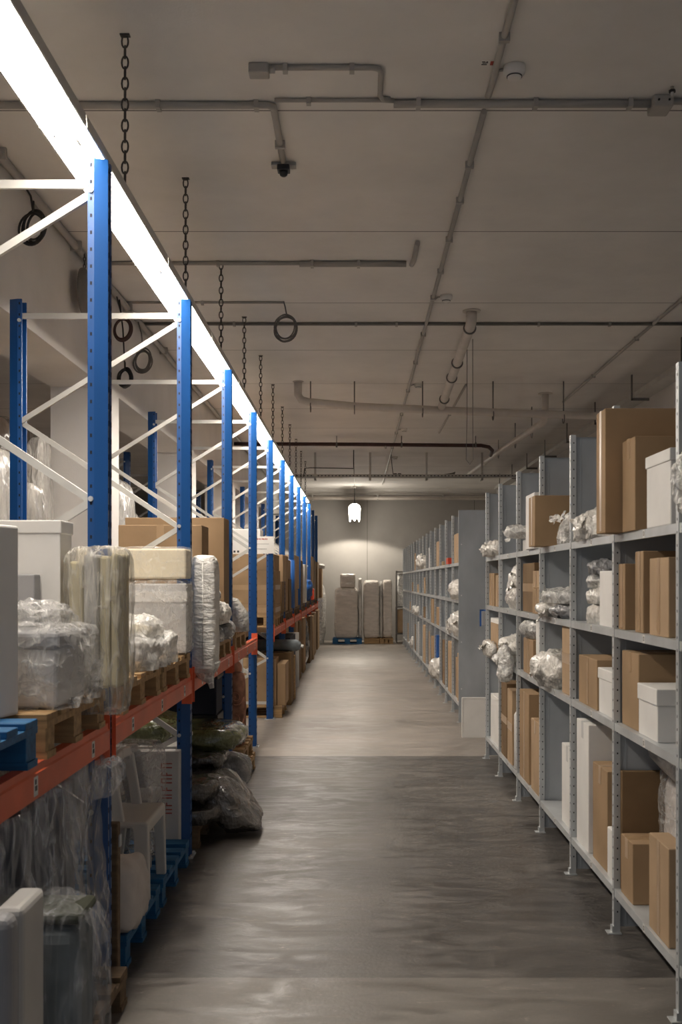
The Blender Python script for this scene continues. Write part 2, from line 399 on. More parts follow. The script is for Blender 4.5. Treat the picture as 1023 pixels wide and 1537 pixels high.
# ------------------------------------------------------------------ lights
strips = []
def strip(y0, label):
    t = thing('strip_light', label, 'light', (-1.122, y0+.87, 3.40), 'strip lights in one row above the blue racks')
    y1 = y0 + 1.745
    h = MB()
    h.prism([(-1.213, 3.428), (-1.031, 3.428), (-1.031, 3.455), (-1.07, 3.495), (-1.175, 3.495), (-1.213, 3.455)], y0+.004, y1-.004, axis='y')
    h.box(-1.036, -1.029, y0+.004, y1-.004, 3.406, 3.43); h.box(-1.215, -1.208, y0+.004, y1-.004, 3.406, 3.43)
    h.build('housing', 'lamp_metal', t)
    d = MB(); d.prism([(-1.207, 3.427), (-1.207, 3.410), (-1.195, 3.4065), (-1.049, 3.4065), (-1.037, 3.410), (-1.037, 3.427)], y0+.006, y1-.006, axis='y')
    d.build('diffuser', 'glow', t)
    c = MB(); c.box(-1.095, -1.065, y0+.87, y0+.90, 3.495, 3.51)
    c.tube([(-1.08, y0+.885, 3.505), (-1.078, y0+.885, 3.535)], .004, 6)
    z = 3.525; k = 0
    while z < CEIL - .05:
        n = (0, 1, 0) if k % 2 else (1, .35, 0)
        c.torus((-1.078, y0+.885, z+.026), .03, .0045, n, 12, 5, sx=.5, sz=1); z += .049; k += 1
    c.torus((-1.078, y0+.885, z+.018), .02, .005, (0, 1, 0), 12, 5)
    c.cyl((-1.078, y0+.885, min(z+.03, CEIL-.005)), (-1.078, y0+.885, CEIL), .006, 8)
    c.box(-1.10, -1.055, y0+.87, y0+.90, CEIL-.006, CEIL)
    c.build('suspension_chain', 'chain', t)
    e = MB(); e.box(-1.10, -1.09, y0+.10, y0+.16, 3.402, 3.4065)
    e.build('clip', 'lamp_metal', t)
    e = MB(); e.box(-1.18, -1.17, y0+.06, y0+.09, 3.402, 3.4065)
    e.build('clip', 'lamp_metal', t)
    return t
y = 2.28
nm = 0
k0 = None
s0 = strip(2.28, 'long glowing strip light at the upper left corner, nearest of the row')
strips.append(s0)
for i in range(1, 12):
    lab = 'strip light on chains over the blue racks, %s of the row from the nearest' % ORD[i]
    strips.append(dup(s0, (0, 1.75*i, 0), lab, 'strip lights in one row above the blue racks'))

# pendant lamp in front of the end wall
t = thing('pendant_lamp', 'bright white pendant lamp hanging in the aisle before the end wall', 'light', (-.04, 28.4, 3.28))
def arc(cx, cz, r, a0, a1, n): return [(cx + r*math.cos(R(a0+(a1-a0)*i/n)), cz + r*math.sin(R(a0+(a1-a0)*i/n))) for i in range(n+1)]
poly = [(-.18, 3.32), (-.195, 3.60), (-.18, 3.665), (-.14, 3.71), (-.09, 3.735), (.01, 3.735), (.06, 3.71), (.10, 3.665), (.115, 3.60), (.10, 3.32), (.095, 3.30), (.075, 3.27), (.06, 3.33), (.03, 3.36),
        (-.005, 3.355), (-.02, 3.31), (-.04, 3.30), (-.06, 3.31), (-.075, 3.355), (-.11, 3.36), (-.14, 3.33), (-.155, 3.27), (-.175, 3.30)]
b = MB(); b.prism(list(reversed(poly)), 28.3, 28.52, axis='y'); b.build('shade', 'glow2', t)
hood = [(-.04+(x+.04)*1.05, 3.45+(z-3.45)*1.05) for x, z in poly[:11] if z > 3.4]
b = MB(); b.prism(list(reversed([(-.04+(x+.04)*1.05, 3.45+(z-3.45)*1.05) for x, z in poly])), 28.525, 28.545, axis='y')
n = len(hood)
for (x0, z0), (x1, z1) in zip(hood, hood[1:]): b.prism([(x0, z0), (x1, z1), (x1+.004*(1 if x1 > -.04 else -1), z1+.006), (x0+.004*(1 if x0 > -.04 else -1), z0+.006)], 28.33, 28.53, axis='y')
b.build('added_light_shield', 'lamp_metal', t)  # plate and hood added to keep the shade's glow off wall and ceiling
b = MB(); b.cyl((-.04, 28.41, 3.735), (-.04, 28.41, CEIL), .012, 8); b.cyl((-.04, 28.41, 3.73), (-.04, 28.41, 3.80), .035, 12); b.build('cable', 'cable', t)
b = MB(); b.lathe([(.05, CEIL-.04), (.06, CEIL-.02), (.06, CEIL)], (-.04, 28.41, 0)); b.build('ceiling_rose', 'lamp_metal', t)
sp = bpy.data.lights.new('pendant_bulb', 'SPOT'); sp.energy = 34; sp.color = (1, .90, .76); sp.spot_size = R(142); sp.spot_blend = .18; sp.shadow_soft_size = .06
so = bpy.data.objects.new('pendant_bulb', sp); COL.objects.link(so); so.location = (-.04, 28.41, 3.24)

# soft bluish fill, added through the side left open behind the camera
W = bpy.data.worlds.new('world'); S.world = W; W.use_nodes = True
W.node_tree.nodes['Background'].inputs[0].default_value = (.80, .88, 1.0, 1)
W.node_tree.nodes['Background'].inputs[1].default_value = .075

# ------------------------------------------------------------------ ceiling services
H = CEIL
def cy(py): return 2.55*F/(VY-py)              # depth of a ceiling point seen at row py
def conduit(pts, r, label, clips=(), name='conduit_pipe', mat='conduit', cat='pipe'):
    """surface conduit; clips = list of points along it"""
    pts = [(p[0], p[1], H-r if abs(p[2]-zc) < .012 else p[2]) for p in pts]
    t = thing(name, label, cat, pts[0])
    b = MB(); b.tube(pts, r, 10); b.build('tube', mat, t)
    for c in clips:
        b = MB(); x, y_, z, ax = c
        w = .012
        if ax == 'x': b.box(x-w, x+w, y_-r*1.5, y_+r*1.5, z-r*1.15, H)
        else: b.box(x-r*1.5, x+r*1.5, y_-w, y_+w, z-r*1.15, H)
        b.build('clip', 'conduit', t)
    return t
zc = H-.022
conduit([(-2.14, 5.60, zc), (-.47, 5.60, zc), (-.44, 5.62, zc), (-.44, 5.66, zc), (-.44, 6.34, zc)], .019,
        'grey conduit crossing the ceiling at left, bent towards the black camera', [(-1.05, 5.6, zc, 'x'), (-.43-.1, 5.6, zc, 'x'), (-.44, 6.1, zc, 'y')])
conduit([(-.43, 5.56, zc+.008), (.12, 5.56, zc+.008), (.20, 5.57, zc+.006)], .011, 'thin grey conduit between the left bend and the long right conduit', [(-.25, 5.56, zc, 'x')])
conduit([(.20, 5.58, zc-.003), (1.0, 5.58, zc-.003), (1.56, 5.58, zc-.003)], .021, 'thick grey conduit crossing the ceiling to the junction box at right', [(.33, 5.58, zc, 'x'), (.95, 5.58, zc, 'x'), (1.45, 5.58, zc, 'x')])
conduit([(1.66, 5.56, zc), (2.4, 5.56, zc), (3.88, 5.56, zc)], .017, 'grey conduit leaving the junction box for the right wall', [(2.4, 5.56, zc, 'x')])
conduit([(-.42, 5.20, zc), (.08, 5.20, zc), (.115, 5.215, zc), (.125, 5.25, zc), (.125, 5.50, zc), (.14, 5.54, zc), (.18, 5.545, zc)], .014,
        'grey conduit bent at a corner, running from the ceiling box to the cross conduit', [(-.35, 5.20, zc, 'x'), (-.02, 5.20, zc, 'x')])
t = thing('junction_box', 'square grey junction box at the left end of the bent ceiling conduit', 'junction box', (-.48, 5.21, H-.06))
b = MB(); b.box(-.53, -.43, 5.17, 5.25, H-.05, H, bev=.006); b.build('box_body', 'conduit', t)
b = MB(); b.cyl((-.43, 5.205, zc), (-.40, 5.205, zc), .018, 10); b.build('gland', 'conduit', t)
t = thing('junction_box', 'grey junction box on the cross conduit at the upper right edge', 'junction box', (1.61, 5.58, H-.06))
b = MB(); b.box(1.56, 1.665, 5.51, 5.65, H-.06, H, bev=.008); b.build('box_body', 'conduit', t)
b = MB(); b.cyl((1.585, 5.505, H-.03), (1.585, 5.512, H-.03), .006, 8); b.cyl((1.64, 5.505, H-.03), (1.64, 5.512, H-.03), .006, 8); b.build('screw', 'black', t)
t = thing('threaded_stud', 'short steel stud sticking out of the ceiling above the right junction box', 'stud', (1.63, 5.43, H-.06))
b = MB(); b.cyl((1.63, 5.43, H-.05), (1.63, 5.43, H), .009, 8); b.build('rod', 'steel', t)
b = MB(); b.cyl((1.63, 5.43, H-.03), (1.63, 5.43, H-.018), .018, 6); b.build('nut', 'black', t)
# camera at the end of the left branch
t = thing('ceiling_camera', 'small black camera under a grey bracket on the ceiling', 'camera', (-.44, 6.42, H-.10))
b = MB(); b.box(-.515, -.365, 6.38, 6.45, H-.028, H-.02, bev=.003); b.box(-.515, -.365, 6.40, 6.43, H-.02, H, bev=.003); b.build('bracket', 'conduit', t)
b = MB(); b.box(-.478, -.402, 6.36, 6.44, H-.062, H-.028, bev=.006); b.build('housing', 'black', t)
b = MB(); b.smooth = True; b.lathe([(.012, H-.092), (.022, H-.085), (.027, H-.07), (.027, H-.062)], (-.44, 6.40, 0)); b.build('lens', 'black', t)
# long conduits running down the aisle
def run_clips(x, ys): return [(x, q, zc, 'y') for q in ys]
conduit([(.69, 3.2, zc), (.69, 5.2, zc), (.695, 5.26, zc-.01), (.69, 5.5, zc-.008)], .017, 'grey conduit beside the nearest smoke detector, at the top edge', run_clips(.69, (4.3, 4.9)))
conduit([(.69, 5.68, zc), (.69, 12.0, zc), (.69, 27.5, zc)], .017, 'long grey conduit running away along the middle of the ceiling', run_clips(.69, (6.4, 7.0, 7.8, 8.6, 9.4, 10.8, 12.2, 14, 16, 18, 20)))
conduit([(2.93, 8.2, zc), (2.93, 14.9, zc)], .016, 'grey conduit running away over the right-hand shelving', run_clips(2.93, (9, 11, 13)))
conduit([(-2.10, 3.3, H-.04), (-2.10, 14.5, H-.04), (-2.10, 27, H-.04)], .028, 'grey conduit in the corner between ceiling and left beam', [(-2.10, q, H-.04, 'y') for q in (4.6, 6.2, 7.9, 9.7, 11.5)])
conduit([(-2.14, 8.40, zc), (-.45, 8.40, zc)], .016, 'thin grey conduit crossing the ceiling behind the chains', [(-1.1, 8.4, zc, 'x')])
conduit([(-.45, 8.39, zc), (.40, 8.39, zc)], .024, 'thick short grey conduit ending in the middle of the ceiling', [(-.35, 8.39, zc, 'x'), (.02, 8.39, zc, 'x')])
conduit([(.445, 8.42, zc), (.455, 8.30, zc), (.46, 7.88, zc)], .020, 'loose stub of grey conduit beside the end of the thick one', [])
conduit([(-2.14, 9.60, zc+.006), (-.66, 9.60, zc+.006)], .011, 'thin grey conduit leading to the hanging cable coil', [(-1.4, 9.6, zc, 'x')])
conduit([(-2.14, 10.38, zc), (.5, 10.38, zc), (3.88, 10.38, zc)], .016, 'dark thin conduit crossing the whole ceiling beyond the cable coil', [(q, 10.38, zc, 'x') for q in (-1.2, -.6, 0, .4, 1.1, 1.8, 2.5)], mat='cable_g')
conduit([(1.42, 13.6, zc), (1.42, 18.0, zc)], .016, 'short grey conduit right of the long middle one, beyond the drain pipe', [(1.42, 16, zc, 'y')])
conduit([(-.045, 23.6, zc), (-.04, 28.2, zc)], .012, 'thin conduit feeding the pendant lamp', [])
# smoke detectors
def detector(x, y_, label, first=None):
    t = thing('smoke_detector', label, 'smoke detector', (x, y_, H-.05), 'smoke detectors along the middle conduit')
    b = MB(); b.smooth = True; b.lathe([(.025, H-.062), (.034, H-.058), (.036, H-.045), (.052, H-.036), (.056, H-.02), (.056, H-.001)], (x, y_, 0), 24); b.build('sensor_body', 'paper', t)
    b = MB(); b.lathe([(.037, H-.052), (.0385, H-.052), (.0385, H-.047), (.037, H-.047)], (x, y_, 0), 24); b.build('vent_ring', 'ink', t)
    b = MB(); b.tube([(x-.05, y_, H-.014), (x-.075, y_+.01, H-.014), (x-.09, y_+.03, H-.02)], .008, 8); b.build('lead', 'conduit', t)
    return t
d0 = detector(.785, 5.22, 'white smoke detector nearest the camera, beside the sticker')
for yy, lb in ((9.4, 'white smoke detector near the flange of the drain pipe'), (13.6, 'smoke detector just this side of the long drain pipe'),
               (17.6, 'smoke detector between the drain pipe and the dark red pipe'), (21.6, 'farthest smoke detector, above the cable tray')):
    dup(d0, (.02, yy-5.22, 0), lb, 'smoke detectors along the middle conduit')
t = thing('sticker', 'small white sticker with dark marks and a red block on the ceiling', 'sticker', (.645, 5.18, H-.002))
b = MB(); b.box(.612, .685, 5.155, 5.205, H-.002, H); b.build('sheet', 'paper', t)
b = MB(); b.box(.618, .634, 5.162, 5.17, H-.003, H-.002); b.box(.622, .640, 5.175, 5.182, H-.003, H-.002); b.box(.618, .645, 5.188, 5.198, H-.003, H-.002); b.box(.640, .648, 5.162, 5.18, H-.003, H-.002); b.build('print', 'ink', t)
b = MB(); b.box(.660, .681, 5.16, 5.20, H-.003, H-.002); b.build('red_block', 'inkr', t)
# hanging cable coil in mid ceiling
def coil(c, r, n, nrm, seed, mat, up=None, rope=.006):
    rnd = random.Random(seed); b = MB()
    for i in range(n):
        b.torus((c[0]+rnd.uniform(-.012, .012), c[1]+rnd.uniform(-.012, .012), c[2]+rnd.uniform(-.02, .02)), r*rnd.uniform(.85, 1.06), rope,
                (nrm[0]+rnd.uniform(-.2, .2), nrm[1]+rnd.uniform(-.2, .2), nrm[2]+rnd.uniform(-.12, .12)), 28, 6, sx=rnd.uniform(.8, 1.0))
    return b
t = thing('cable_coil', 'coiled grey cable hanging from the ceiling at the end of a thin conduit', 'cable', (-.65, 9.6, 3.82))
b = coil((-.64, 9.62, 3.975), .115, 5, (.2, 1, 0), 3, 'cable_g'); b.build('coil', 'cable_g', t)
b = MB(); b.tube([(-.66, 9.6, H), (-.645, 9.6, zc-.03), (-.635, 9.6, 4.11), (-.62, 9.61, 4.08)], .006, 8); b.build('drop_cable', 'cable_g', t)
# things hung along the left beam
def hung_coil(y_, z0, r, label, mat='cable'):
    t = thing('cable_coil', label, 'cable', (-2.03, y_, z0))
    b = coil((-2.04, y_, z0+r), r, 4, (.45, 1, 0), int(y_*10), mat, rope=.008); b.build('coil', mat, t)
    b = MB(); b.tube([(-2.09, y_, H-.06), (-2.06, y_+.01, (H+z0)/2+.1), (-2.04, y_, z0+2*r-.01)], .007, 8); b.torus((-2.04, y_, z0+2*r+.03), .03, .008, (1, .3, 0), 14, 6, sx=.6); b.build('drop_cable', mat, t)
hung_coil(6.66, 3.80, .105, 'coiled black cable hung from the corner conduit, nearest of the three on the beam')
hung_coil(10.1, 3.68, .10, 'coiled dark cable hung on the beam beside the second blue upright', 'cable_g')
hung_coil(9.3, 3.37, .085, 'thick black cable coil hung low on the beam behind the first blue upright')
t = thing('hanging_disc', 'grey disc hanging edge-on from a short chain under the corner conduit', 'disc', (-2.08, 8.05, 3.70))
b = MB(); b.smooth = True
b.tube([(-2.095, 8.05, 3.875), (-2.085, 8.05, 3.875), (-2.065, 8.05, 3.875), (-2.055, 8.05, 3.875)], [.10, .185, .185, .10], 28); b.build('disc', 'cable_g', t)
b = MB()
for k in range(4): b.torus((-2.075, 8.05, 4.075+k*.028), .018, .004, (1, 0, 0) if k % 2 else (0, 1, 0), 10, 5, sx=.5)
b.build('chain', 'chain', t)
t = thing('cable_reel', 'dark red cable loop hanging on the beam behind the first blue upright', 'cable', (-2.06, 9.75, 3.78))
b = MB()
for k in range(3): b.torus((-2.04, 9.2+.012*k, 3.87), .085+.006*k, .011, (.5, 1, 0), 26, 7)
b.build('loop', M['iron'], t)
b = MB(); b.tube([(-2.04, 9.2, 3.96), (-2.09, 9.2, H-.06)], .006, 8); b.build('drop_cable', 'cable', t)

# ------------------------------------------------------------------ drains, sprinkler pipe, cable trays
def hanger(t, x, y_, z): 
    b = MB(); b.cyl((x, y_, z), (x, y_, H), .008, 6); b.torus((x, y_, z-.055), .062, .007, (1, 0, 0), 18, 5); b.build('hanger_rod', 'cable_g', t)
def ring(b, p, r, ax): b.torus(p, r+.004, .009, ax, 18, 6)
t = thing('drain_pipe', 'pale drain pipe with collars dropping from a ceiling flange down the aisle', 'pipe', (1.09, 9.95, 3.9))
b = MB(); b.smooth = True
b.tube([(1.09, 9.93, H-.01), (1.09, 9.93, H-.06), (1.09, 9.97, H-.10), (1.09, 10.06, H-.12), (1.09, 11.4, 4.02), (1.09, 12.0, 3.985), (1.09, 13.4, 3.89)], .05, 14); b.build('tube', 'pvc', t)
b = MB(); b.lathe([(.085, H-.012), (.085, H)], (1.09, 9.93, 0), 20); b.build('flange', 'pvc', t)
for yy, zz in ((10.1, 4.095), (11.35, 4.02), (12.0, 3.985), (13.0, 3.915)):
    b = MB(); ring(b, (1.09, yy, zz), .052, (0, 1, -.06)); b.build('collar', 'cable_g', t)
yd = 13.45
t = thing('drain_pipe', 'long grey drain pipe hung across the aisle under the ceiling', 'pipe', (0, yd, 3.8))
b = MB(); b.smooth = True
b.tube([(-.74, yd, H-.01), (-.74, yd, H-.17), (-.70, yd, H-.235), (-.60, yd, H-.265), (0, yd, 3.90), (1.2, yd, 3.845), (2.4, yd, 3.80), (3.85, yd, 3.75)], .05, 14); b.build('tube', 'pvc', t)
for x in (-.58, -.02, .85, 1.75, 2.65):
    hanger(t, x, yd, 3.90-.045*x+.02)
b = MB(); b.lathe([(.07, H-.012), (.07, H)], (-.74, yd, 0), 18); b.build('flange', 'pvc', t)
t = thing('drain_pipe', 'short grey drop pipe with flange joining the cross pipe above the shelving', 'pipe', (2.57, 14.4, 3.7))
b = MB(); b.smooth = True
b.tube([(2.57, 14.3, H-.01), (2.57, 14.3, 3.95), (2.57, 14.36, 3.88), (2.57, 14.5, 3.85), (2.57, 18.5, 3.98), (2.57, 24.0, 4.10)], .05, 14); b.build('tube', 'pvc', t)
b = MB(); b.lathe([(.10, H-.012), (.10, H)], (2.57, 14.3, 0), 18); b.build('flange', 'pvc', t)
for yy in (15.4, 17, 19): hanger(t, 2.57, yy, 3.85+.033*(yy-14.5))
ys = 18.5
t = thing('sprinkler_pipe', 'dark red iron pipe hung straight across the aisle', 'pipe', (0, ys, 4.05))
b = MB(); b.smooth = True; b.tube([(-2.14, ys, 4.08), (0, ys, 4.07), (2.2, ys, 4.05), (2.34, ys+.05, 4.03), (2.42, ys+.2, 3.99), (2.44, ys+.6, 3.95)], .033, 12); b.build('tube', 'iron', t)
for x in (-.34, .80, 2.1): 
    b = MB(); b.cyl((x, ys, 4.08), (x, ys, H), .008, 6); b.box(x-.015, x+.015, ys-.045, ys+.045, 4.02, 4.10); b.build('hanger_rod', 'cable_g', t)
b = MB(); b.lathe([(.012, 3.99), (.02, 4.0), (.02, 4.04)], (.52, ys, 0), 10); b.build('sprinkler_head', 'steel', t)
yt = 20.9
t = thing('cable_tray', 'perforated steel cable tray hung across the aisle near the end wall', 'cable tray', (0, yt, 3.76))
b = MB(); b.box(-1.2, 3.85, yt, yt+.2, 3.73, 3.735); b.box(-1.2, 3.85, yt, yt+.004, 3.73, 3.79); b.box(-1.2, 3.85, yt+.196, yt+.2, 3.73, 3.79)
x = -1.18
while x < 3.8:
    b.box(x, x+.024, yt-.003, yt, 3.75, 3.77, 1); x += .07
b.build('tray', ['steel', 'dark_hole'], t)
for x in (-.81, .28, 1.40, 2.5):
    b = MB(); b.box(x-.02, x+.02, yt-.015, yt-.005, 3.67, H); b.box(x-.02, x+.02, yt-.015, yt+.22, 3.67, 3.69); b.build('hanger_strap', 'steel', t)
t = thing('twin_socket', 'pair of dark red boxes sitting on the cable tray', 'socket', (.82, yt+.1, 3.735))
b = MB(); b.box(.745, .815, yt+.05, yt+.15, 3.735, 3.815, bev=.012); b.box(.83, .90, yt+.05, yt+.15, 3.735, 3.815, bev=.012); b.build('socket_body', 'iron', t)
b = MB(); b.tube([(.74, yt+.1, 3.80), (.72, yt+.1, 3.95), (.70, yt+.1, H-.02)], .007, 6); b.build('lead', 'cable', t)
tag(MB().box(1.62, 1.98, yt+.03, yt+.17, 3.735, 3.75).bar((1.62, yt+.1, 3.76), (1.97, yt+.1, 3.82), .03, .06).bar((1.74, yt+.08, 3.75), (1.98, yt+.1, 3.84), .02, .03).build('loose_bracket', 'cable_g'),
    'loose dark metal brackets lying on the cable tray', 'bracket')
t = thing('cable_tray', 'grey cable tray running away along the right wall', 'cable tray', (3.5, 14, 3.95))
b = MB(); b.box(3.42, 3.62, 8.2, 26, 3.93, 3.935); b.box(3.42, 3.424, 8.2, 26, 3.93, 3.99); b.box(3.616, 3.62, 8.2, 26, 3.93, 3.99); b.build('tray', 'steel', t)
for yy in range(9, 26, 2):
    b = MB(); b.box(3.40, 3.415, yy, yy+.03, 3.9, H); b.box(3.40, 3.62, yy, yy+.03, 3.9, 3.93); b.build('hanger_strap', 'cable_g', t)
t = thing('trunking', 'grey wall trunking with a pipe along the top of the end wall', 'trunking', (0, BACK-.4, 3.9))
b = MB(); b.box(-2.1, 3.85, BACK-.32, BACK-.26, 4.05, 4.10); b.build('channel', 'conduit', t)
b = MB(); b.tube([(-2.1, BACK-.36, 3.955), (3.85, BACK-.36, 3.955)], .045, 12); b.build('tube', 'pvc', t)
for x in (-1.2, .6, 2.4):
    b = MB(); b.box(x-.02, x+.02, BACK-.40, BACK-.25, 3.90, 4.06); b.build('clamp', 'conduit', t)
tag(MB().tube([(1.17, 11.1, H), (1.17, 11.1, 3.4), (1.16, 11.1, 2.95), (1.20, 11.1, 2.90), (1.235, 11.1, 2.95), (1.23, 11.1, 3.4), (1.23, 11.1, H)], .0035, 6).build('cord', 'cable_g'),
    'thin doubled cord hanging in a loop below the ceiling beside the drain pipe', 'cord')
tag(MB().tube([(-1.02, 20.5, 3.70), (-1.0, 20.5, 3.86), (-.9, 20.5, 3.875), (-.3, 20.5, 3.865), (-.05, 20.5, 3.86), (-.045, 20.5, 3.9), (-.045, 20.5, H)], .009, 6).build('cable', 'cable'),
    'dark cable looping from the strip lights to mid aisle before the cable tray', 'cable')
# ================================================================== blue pallet racks
XF, XR = -1.0, -2.09            # aisle face and rear face of the upright frames
BEAMZ = 1.10
def post(t, x, y_, sgn, bottom=True):
    """omega-section upright; sgn=+1 opens away from the aisle (front post), -1 mirrored (rear post)"""
    b = MB(); f = lambda a: x - sgn*a
    prof = [(f(0), y_-.032), (f(0), y_-.012), (f(.006), y_-.006), (f(.006), y_+.006), (f(0), y_+.012), (f(0), y_+.032), (f(.052), y_+.050), (f(.078), y_+.050), (f(.078), y_+.040),
            (f(.054), y_+.040), (f(.008), y_+.024), (f(.008), y_-.024), (f(.054), y_-.040), (f(.078), y_-.040), (f(.078), y_-.050), (f(.052), y_-.050)]
    if sgn < 0: prof = list(reversed(prof))
    b.prism(prof, .006, 3.37, 0)
    z = .12
    while z < 3.33:                                   # slots of the aisle face and of the flange
        for q in (-.022, .022):
            xx = f(-.0006); b.box(min(xx, f(.001)), max(xx, f(.001)), y_+q-.006, y_+q+.006, z, z+.022, 1)
        b.box(min(f(.060), f(.068)), max(f(.060), f(.068)), y_-.0508, y_-.049, z+.02, z+.034, 1)
        z += .068
    for z in (3.25, 2.01, .75):
        b.tube([(f(.064), y_-.049, z-.01), (f(.064), y_-.060, z-.01)], .011, 10, 2)
    o = b.build('upright_post', ['blue', 'dark_hole', 'bolt'], t)
    b = MB(); b.box(min(f(-.02), f(.10)), max(f(-.02), f(.10)), y_-.065, y_+.065, 0, .008)
    b.cyl((f(-.008), y_+.05, .008), (f(-.008), y_+.05, .02), .009, 8); b.cyl((f(-.008), y_-.05, .008), (f(-.008), y_-.05, .02), .009, 8)
    b.build('foot_plate', 'galv', o)
    return o
def frame(t, y_, xf=XF, xr=XR):
    post(t, xf, y_, 1); post(t, xr, y_, -1)
    a, c = xf-.064, xr+.064
    zz = [(a, 3.25), (c, 2.63), (a, 2.01), (c, 1.39), (a, .75), (c, .22)]
    for k, (p, q) in enumerate(zip(zz, zz[1:])):
        b = MB(); oy = y_-.034 + (.018 if k % 2 else 0)
        b.bar((p[0], oy, p[1]-.02 if k % 2 == 0 else p[1]+.0), (q[0], oy, q[1] if k % 2 == 0 else q[1]-.02), .030, .02)
        b.build('brace', 'brace', t)
    for z in (3.27, .20):
        b = MB(); b.bar((a, y_-.03, z), (c, y_-.03, z), .034, .016); b.build('brace', 'brace', t)
def beam(t, y0, y1, x, sgn, stickers=True, con=True):
    """stepped box beam between two frames; sgn=+1 faces the aisle"""
    f = lambda a: x - sgn*a
    b = MB()
    prof = [(f(0), BEAMZ-.105), (f(0), BEAMZ-.028), (f(.006), BEAMZ-.022), (f(.006), BEAMZ), (f(.046), BEAMZ), (f(.046), BEAMZ-.105)]
    b.prism([(p[0], p[1]) for p in prof], y0+.052, y1-.052, axis='y')
    o = b.build('beam', 'orange', t)
    for ye, s in ((y0, 1), (y1, -1)):
        c = MB(); ya, yb = sorted((ye+s*.012, ye+s*.054))
        c.box(*sorted((f(.012), f(.017))), ya, yb, BEAMZ-.17, BEAMZ+.045)
        ya, yb = sorted((ye+s*.050, ye+s*.055)); c.box(*sorted((f(-.001), f(.06))), ya, yb, BEAMZ-.17, BEAMZ+.045)
        for q in range(4): c.box(*sorted((f(.0115), f(.0125))), ye+s*.022-.006, ye+s*.022+.006, BEAMZ-.15+q*.05, BEAMZ-.135+q*.05, 1)
        c.build('beam_connector', ['orange', 'dark_hole'], o)
    if stickers:
        n = int((y1-y0)/.62)
        for i in range(n):
            yy = y0 + (i+.55)*(y1-y0)/n; xa = f(0)
            c = MB(); c.box(*sorted((xa, xa+.001*sgn)), yy-.02, yy+.02, BEAMZ-.094, BEAMZ-.034)
            c.box(*sorted((xa+.001*sgn, xa+.0016*sgn)), yy-.011, yy+.011, BEAMZ-.078, BEAMZ-.062, 1)
            c.box(*sorted((xa+.001*sgn, xa+.0016*sgn)), yy-.011, yy+.004, BEAMZ-.058, BEAMZ-.042, 1)
            c.build('barcode_label', ['paper', 'ink'], o)
    return o
def rack(name, label, ys, xf=XF, xr=XR, bays=None, loc=None, stick=True, rear=True):
    t = thing(name, label, 'pallet rack', (xf, (ys[0]+ys[-1])/2, 0))
    for y_ in ys: frame(t, y_, xf, xr)
    for a, c in zip(ys, ys[1:]):
        beam(t, a, c, xf+.012, 1, stick)
        if rear: beam(t, a, c, xr-.012, -1, False)
    return t
rack('pallet_rack', 'blue and orange pallet rack nearest at left, loaded with white wrapped goods', [2.15, 4.28, 6.39, 8.50, 10.61])
FAR = [12.72 + 2.1*i for i in range(8)]
rack('pallet_rack', 'far blue pallet rack beyond the gap, full of brown boxes', FAR)
rack('pallet_rack', 'dark blue rack behind the columns, in the next aisle at left', [13.9, 16.0, 18.1, 20.2], -2.98, -3.98, rear=False, stick=False)

# ------------------------------------------------------------------ pallets
def pallet(x1, y0, z0, label, mat='wood', w=.8, dpt=1.2, group=None, turn=False):
    """wooden pallet, its short side along the aisle"""
    x0 = x1 - dpt
    t = thing('pallet', label, 'pallet', ((x0+x1)/2, y0+w/2, z0), group)
    b = MB()
    for i in range(5):
        ya = y0 + i*(w-.12)/4; ww = .12 if i in (0, 2, 4) else .10
        b.box(x0, x1, ya, ya+ww, z0+.122, z0+.144, bev=.002, seg=1)
    b.build('deck', mat, t)
    b = MB()
    for xa in (x0, (x0+x1)/2-.0725, x1-.145): b.box(xa, xa+.145, y0, y0+w, z0+.10, z0+.122)
    b.build('stringer', mat, t)
    for xa in (x0, (x0+x1)/2-.07, x1-.145):
        for ya in (y0, y0+w/2-.05, y0+w-.10):
            b = MB(); b.box(xa, xa+.14, ya, ya+.10, z0+.022, z0+.10, bev=.002, seg=1); b.build('block', mat, t)
    b = MB()
    for ya in (y0, y0+w/2-.05, y0+w-.10): b.box(x0, x1, ya, ya+.10, z0, z0+.022)
    b.build('runner', mat, t)
    return t
PB = BEAMZ; PT = BEAMZ+.144
pallet(-.985, 2.46, PB, 'blue painted pallet on the nearest orange beam, at the left edge', 'bwood')
pallet(-.985, 3.36, PB, 'brown wooden pallet on the nearest beam, under the wrapped grey bin', w=.78)
pallet(-.985, 4.46, PB, 'brown wooden pallet on the second beam, just right of the first blue upright', w=.86)
pallet(-.985, 5.40, PB, 'brown wooden pallet on the second beam, under the silvery wrapped carton', w=.86)
pallet(-.985, 6.60, PB, 'brown wooden pallet behind the hanging white mattress roll', w=.82)
pallet(-.985, 7.52, PB, 'brown wooden pallet under the grey bags and the tall brown carton', w=.82)
pallet(-.985, 8.64, PB, 'brown wooden pallet under the blue crate at the end of the near rack', w=.82)
pallet(-.985, 12.86, PB, 'wooden pallet on the first beam of the far rack', w=.82)
for i, yy in enumerate([13.76, 14.92, 15.84, 17.02, 17.94, 19.12, 20.04, 21.22, 22.14, 23.32, 24.24, 25.42, 26.34]):
    pallet(-1.0, yy, PB, 'dark wooden pallet under the brown boxes of the far rack, %s from its near end' % ORD[i+1], 'woodd', w=.82, group='pallets on the far rack')
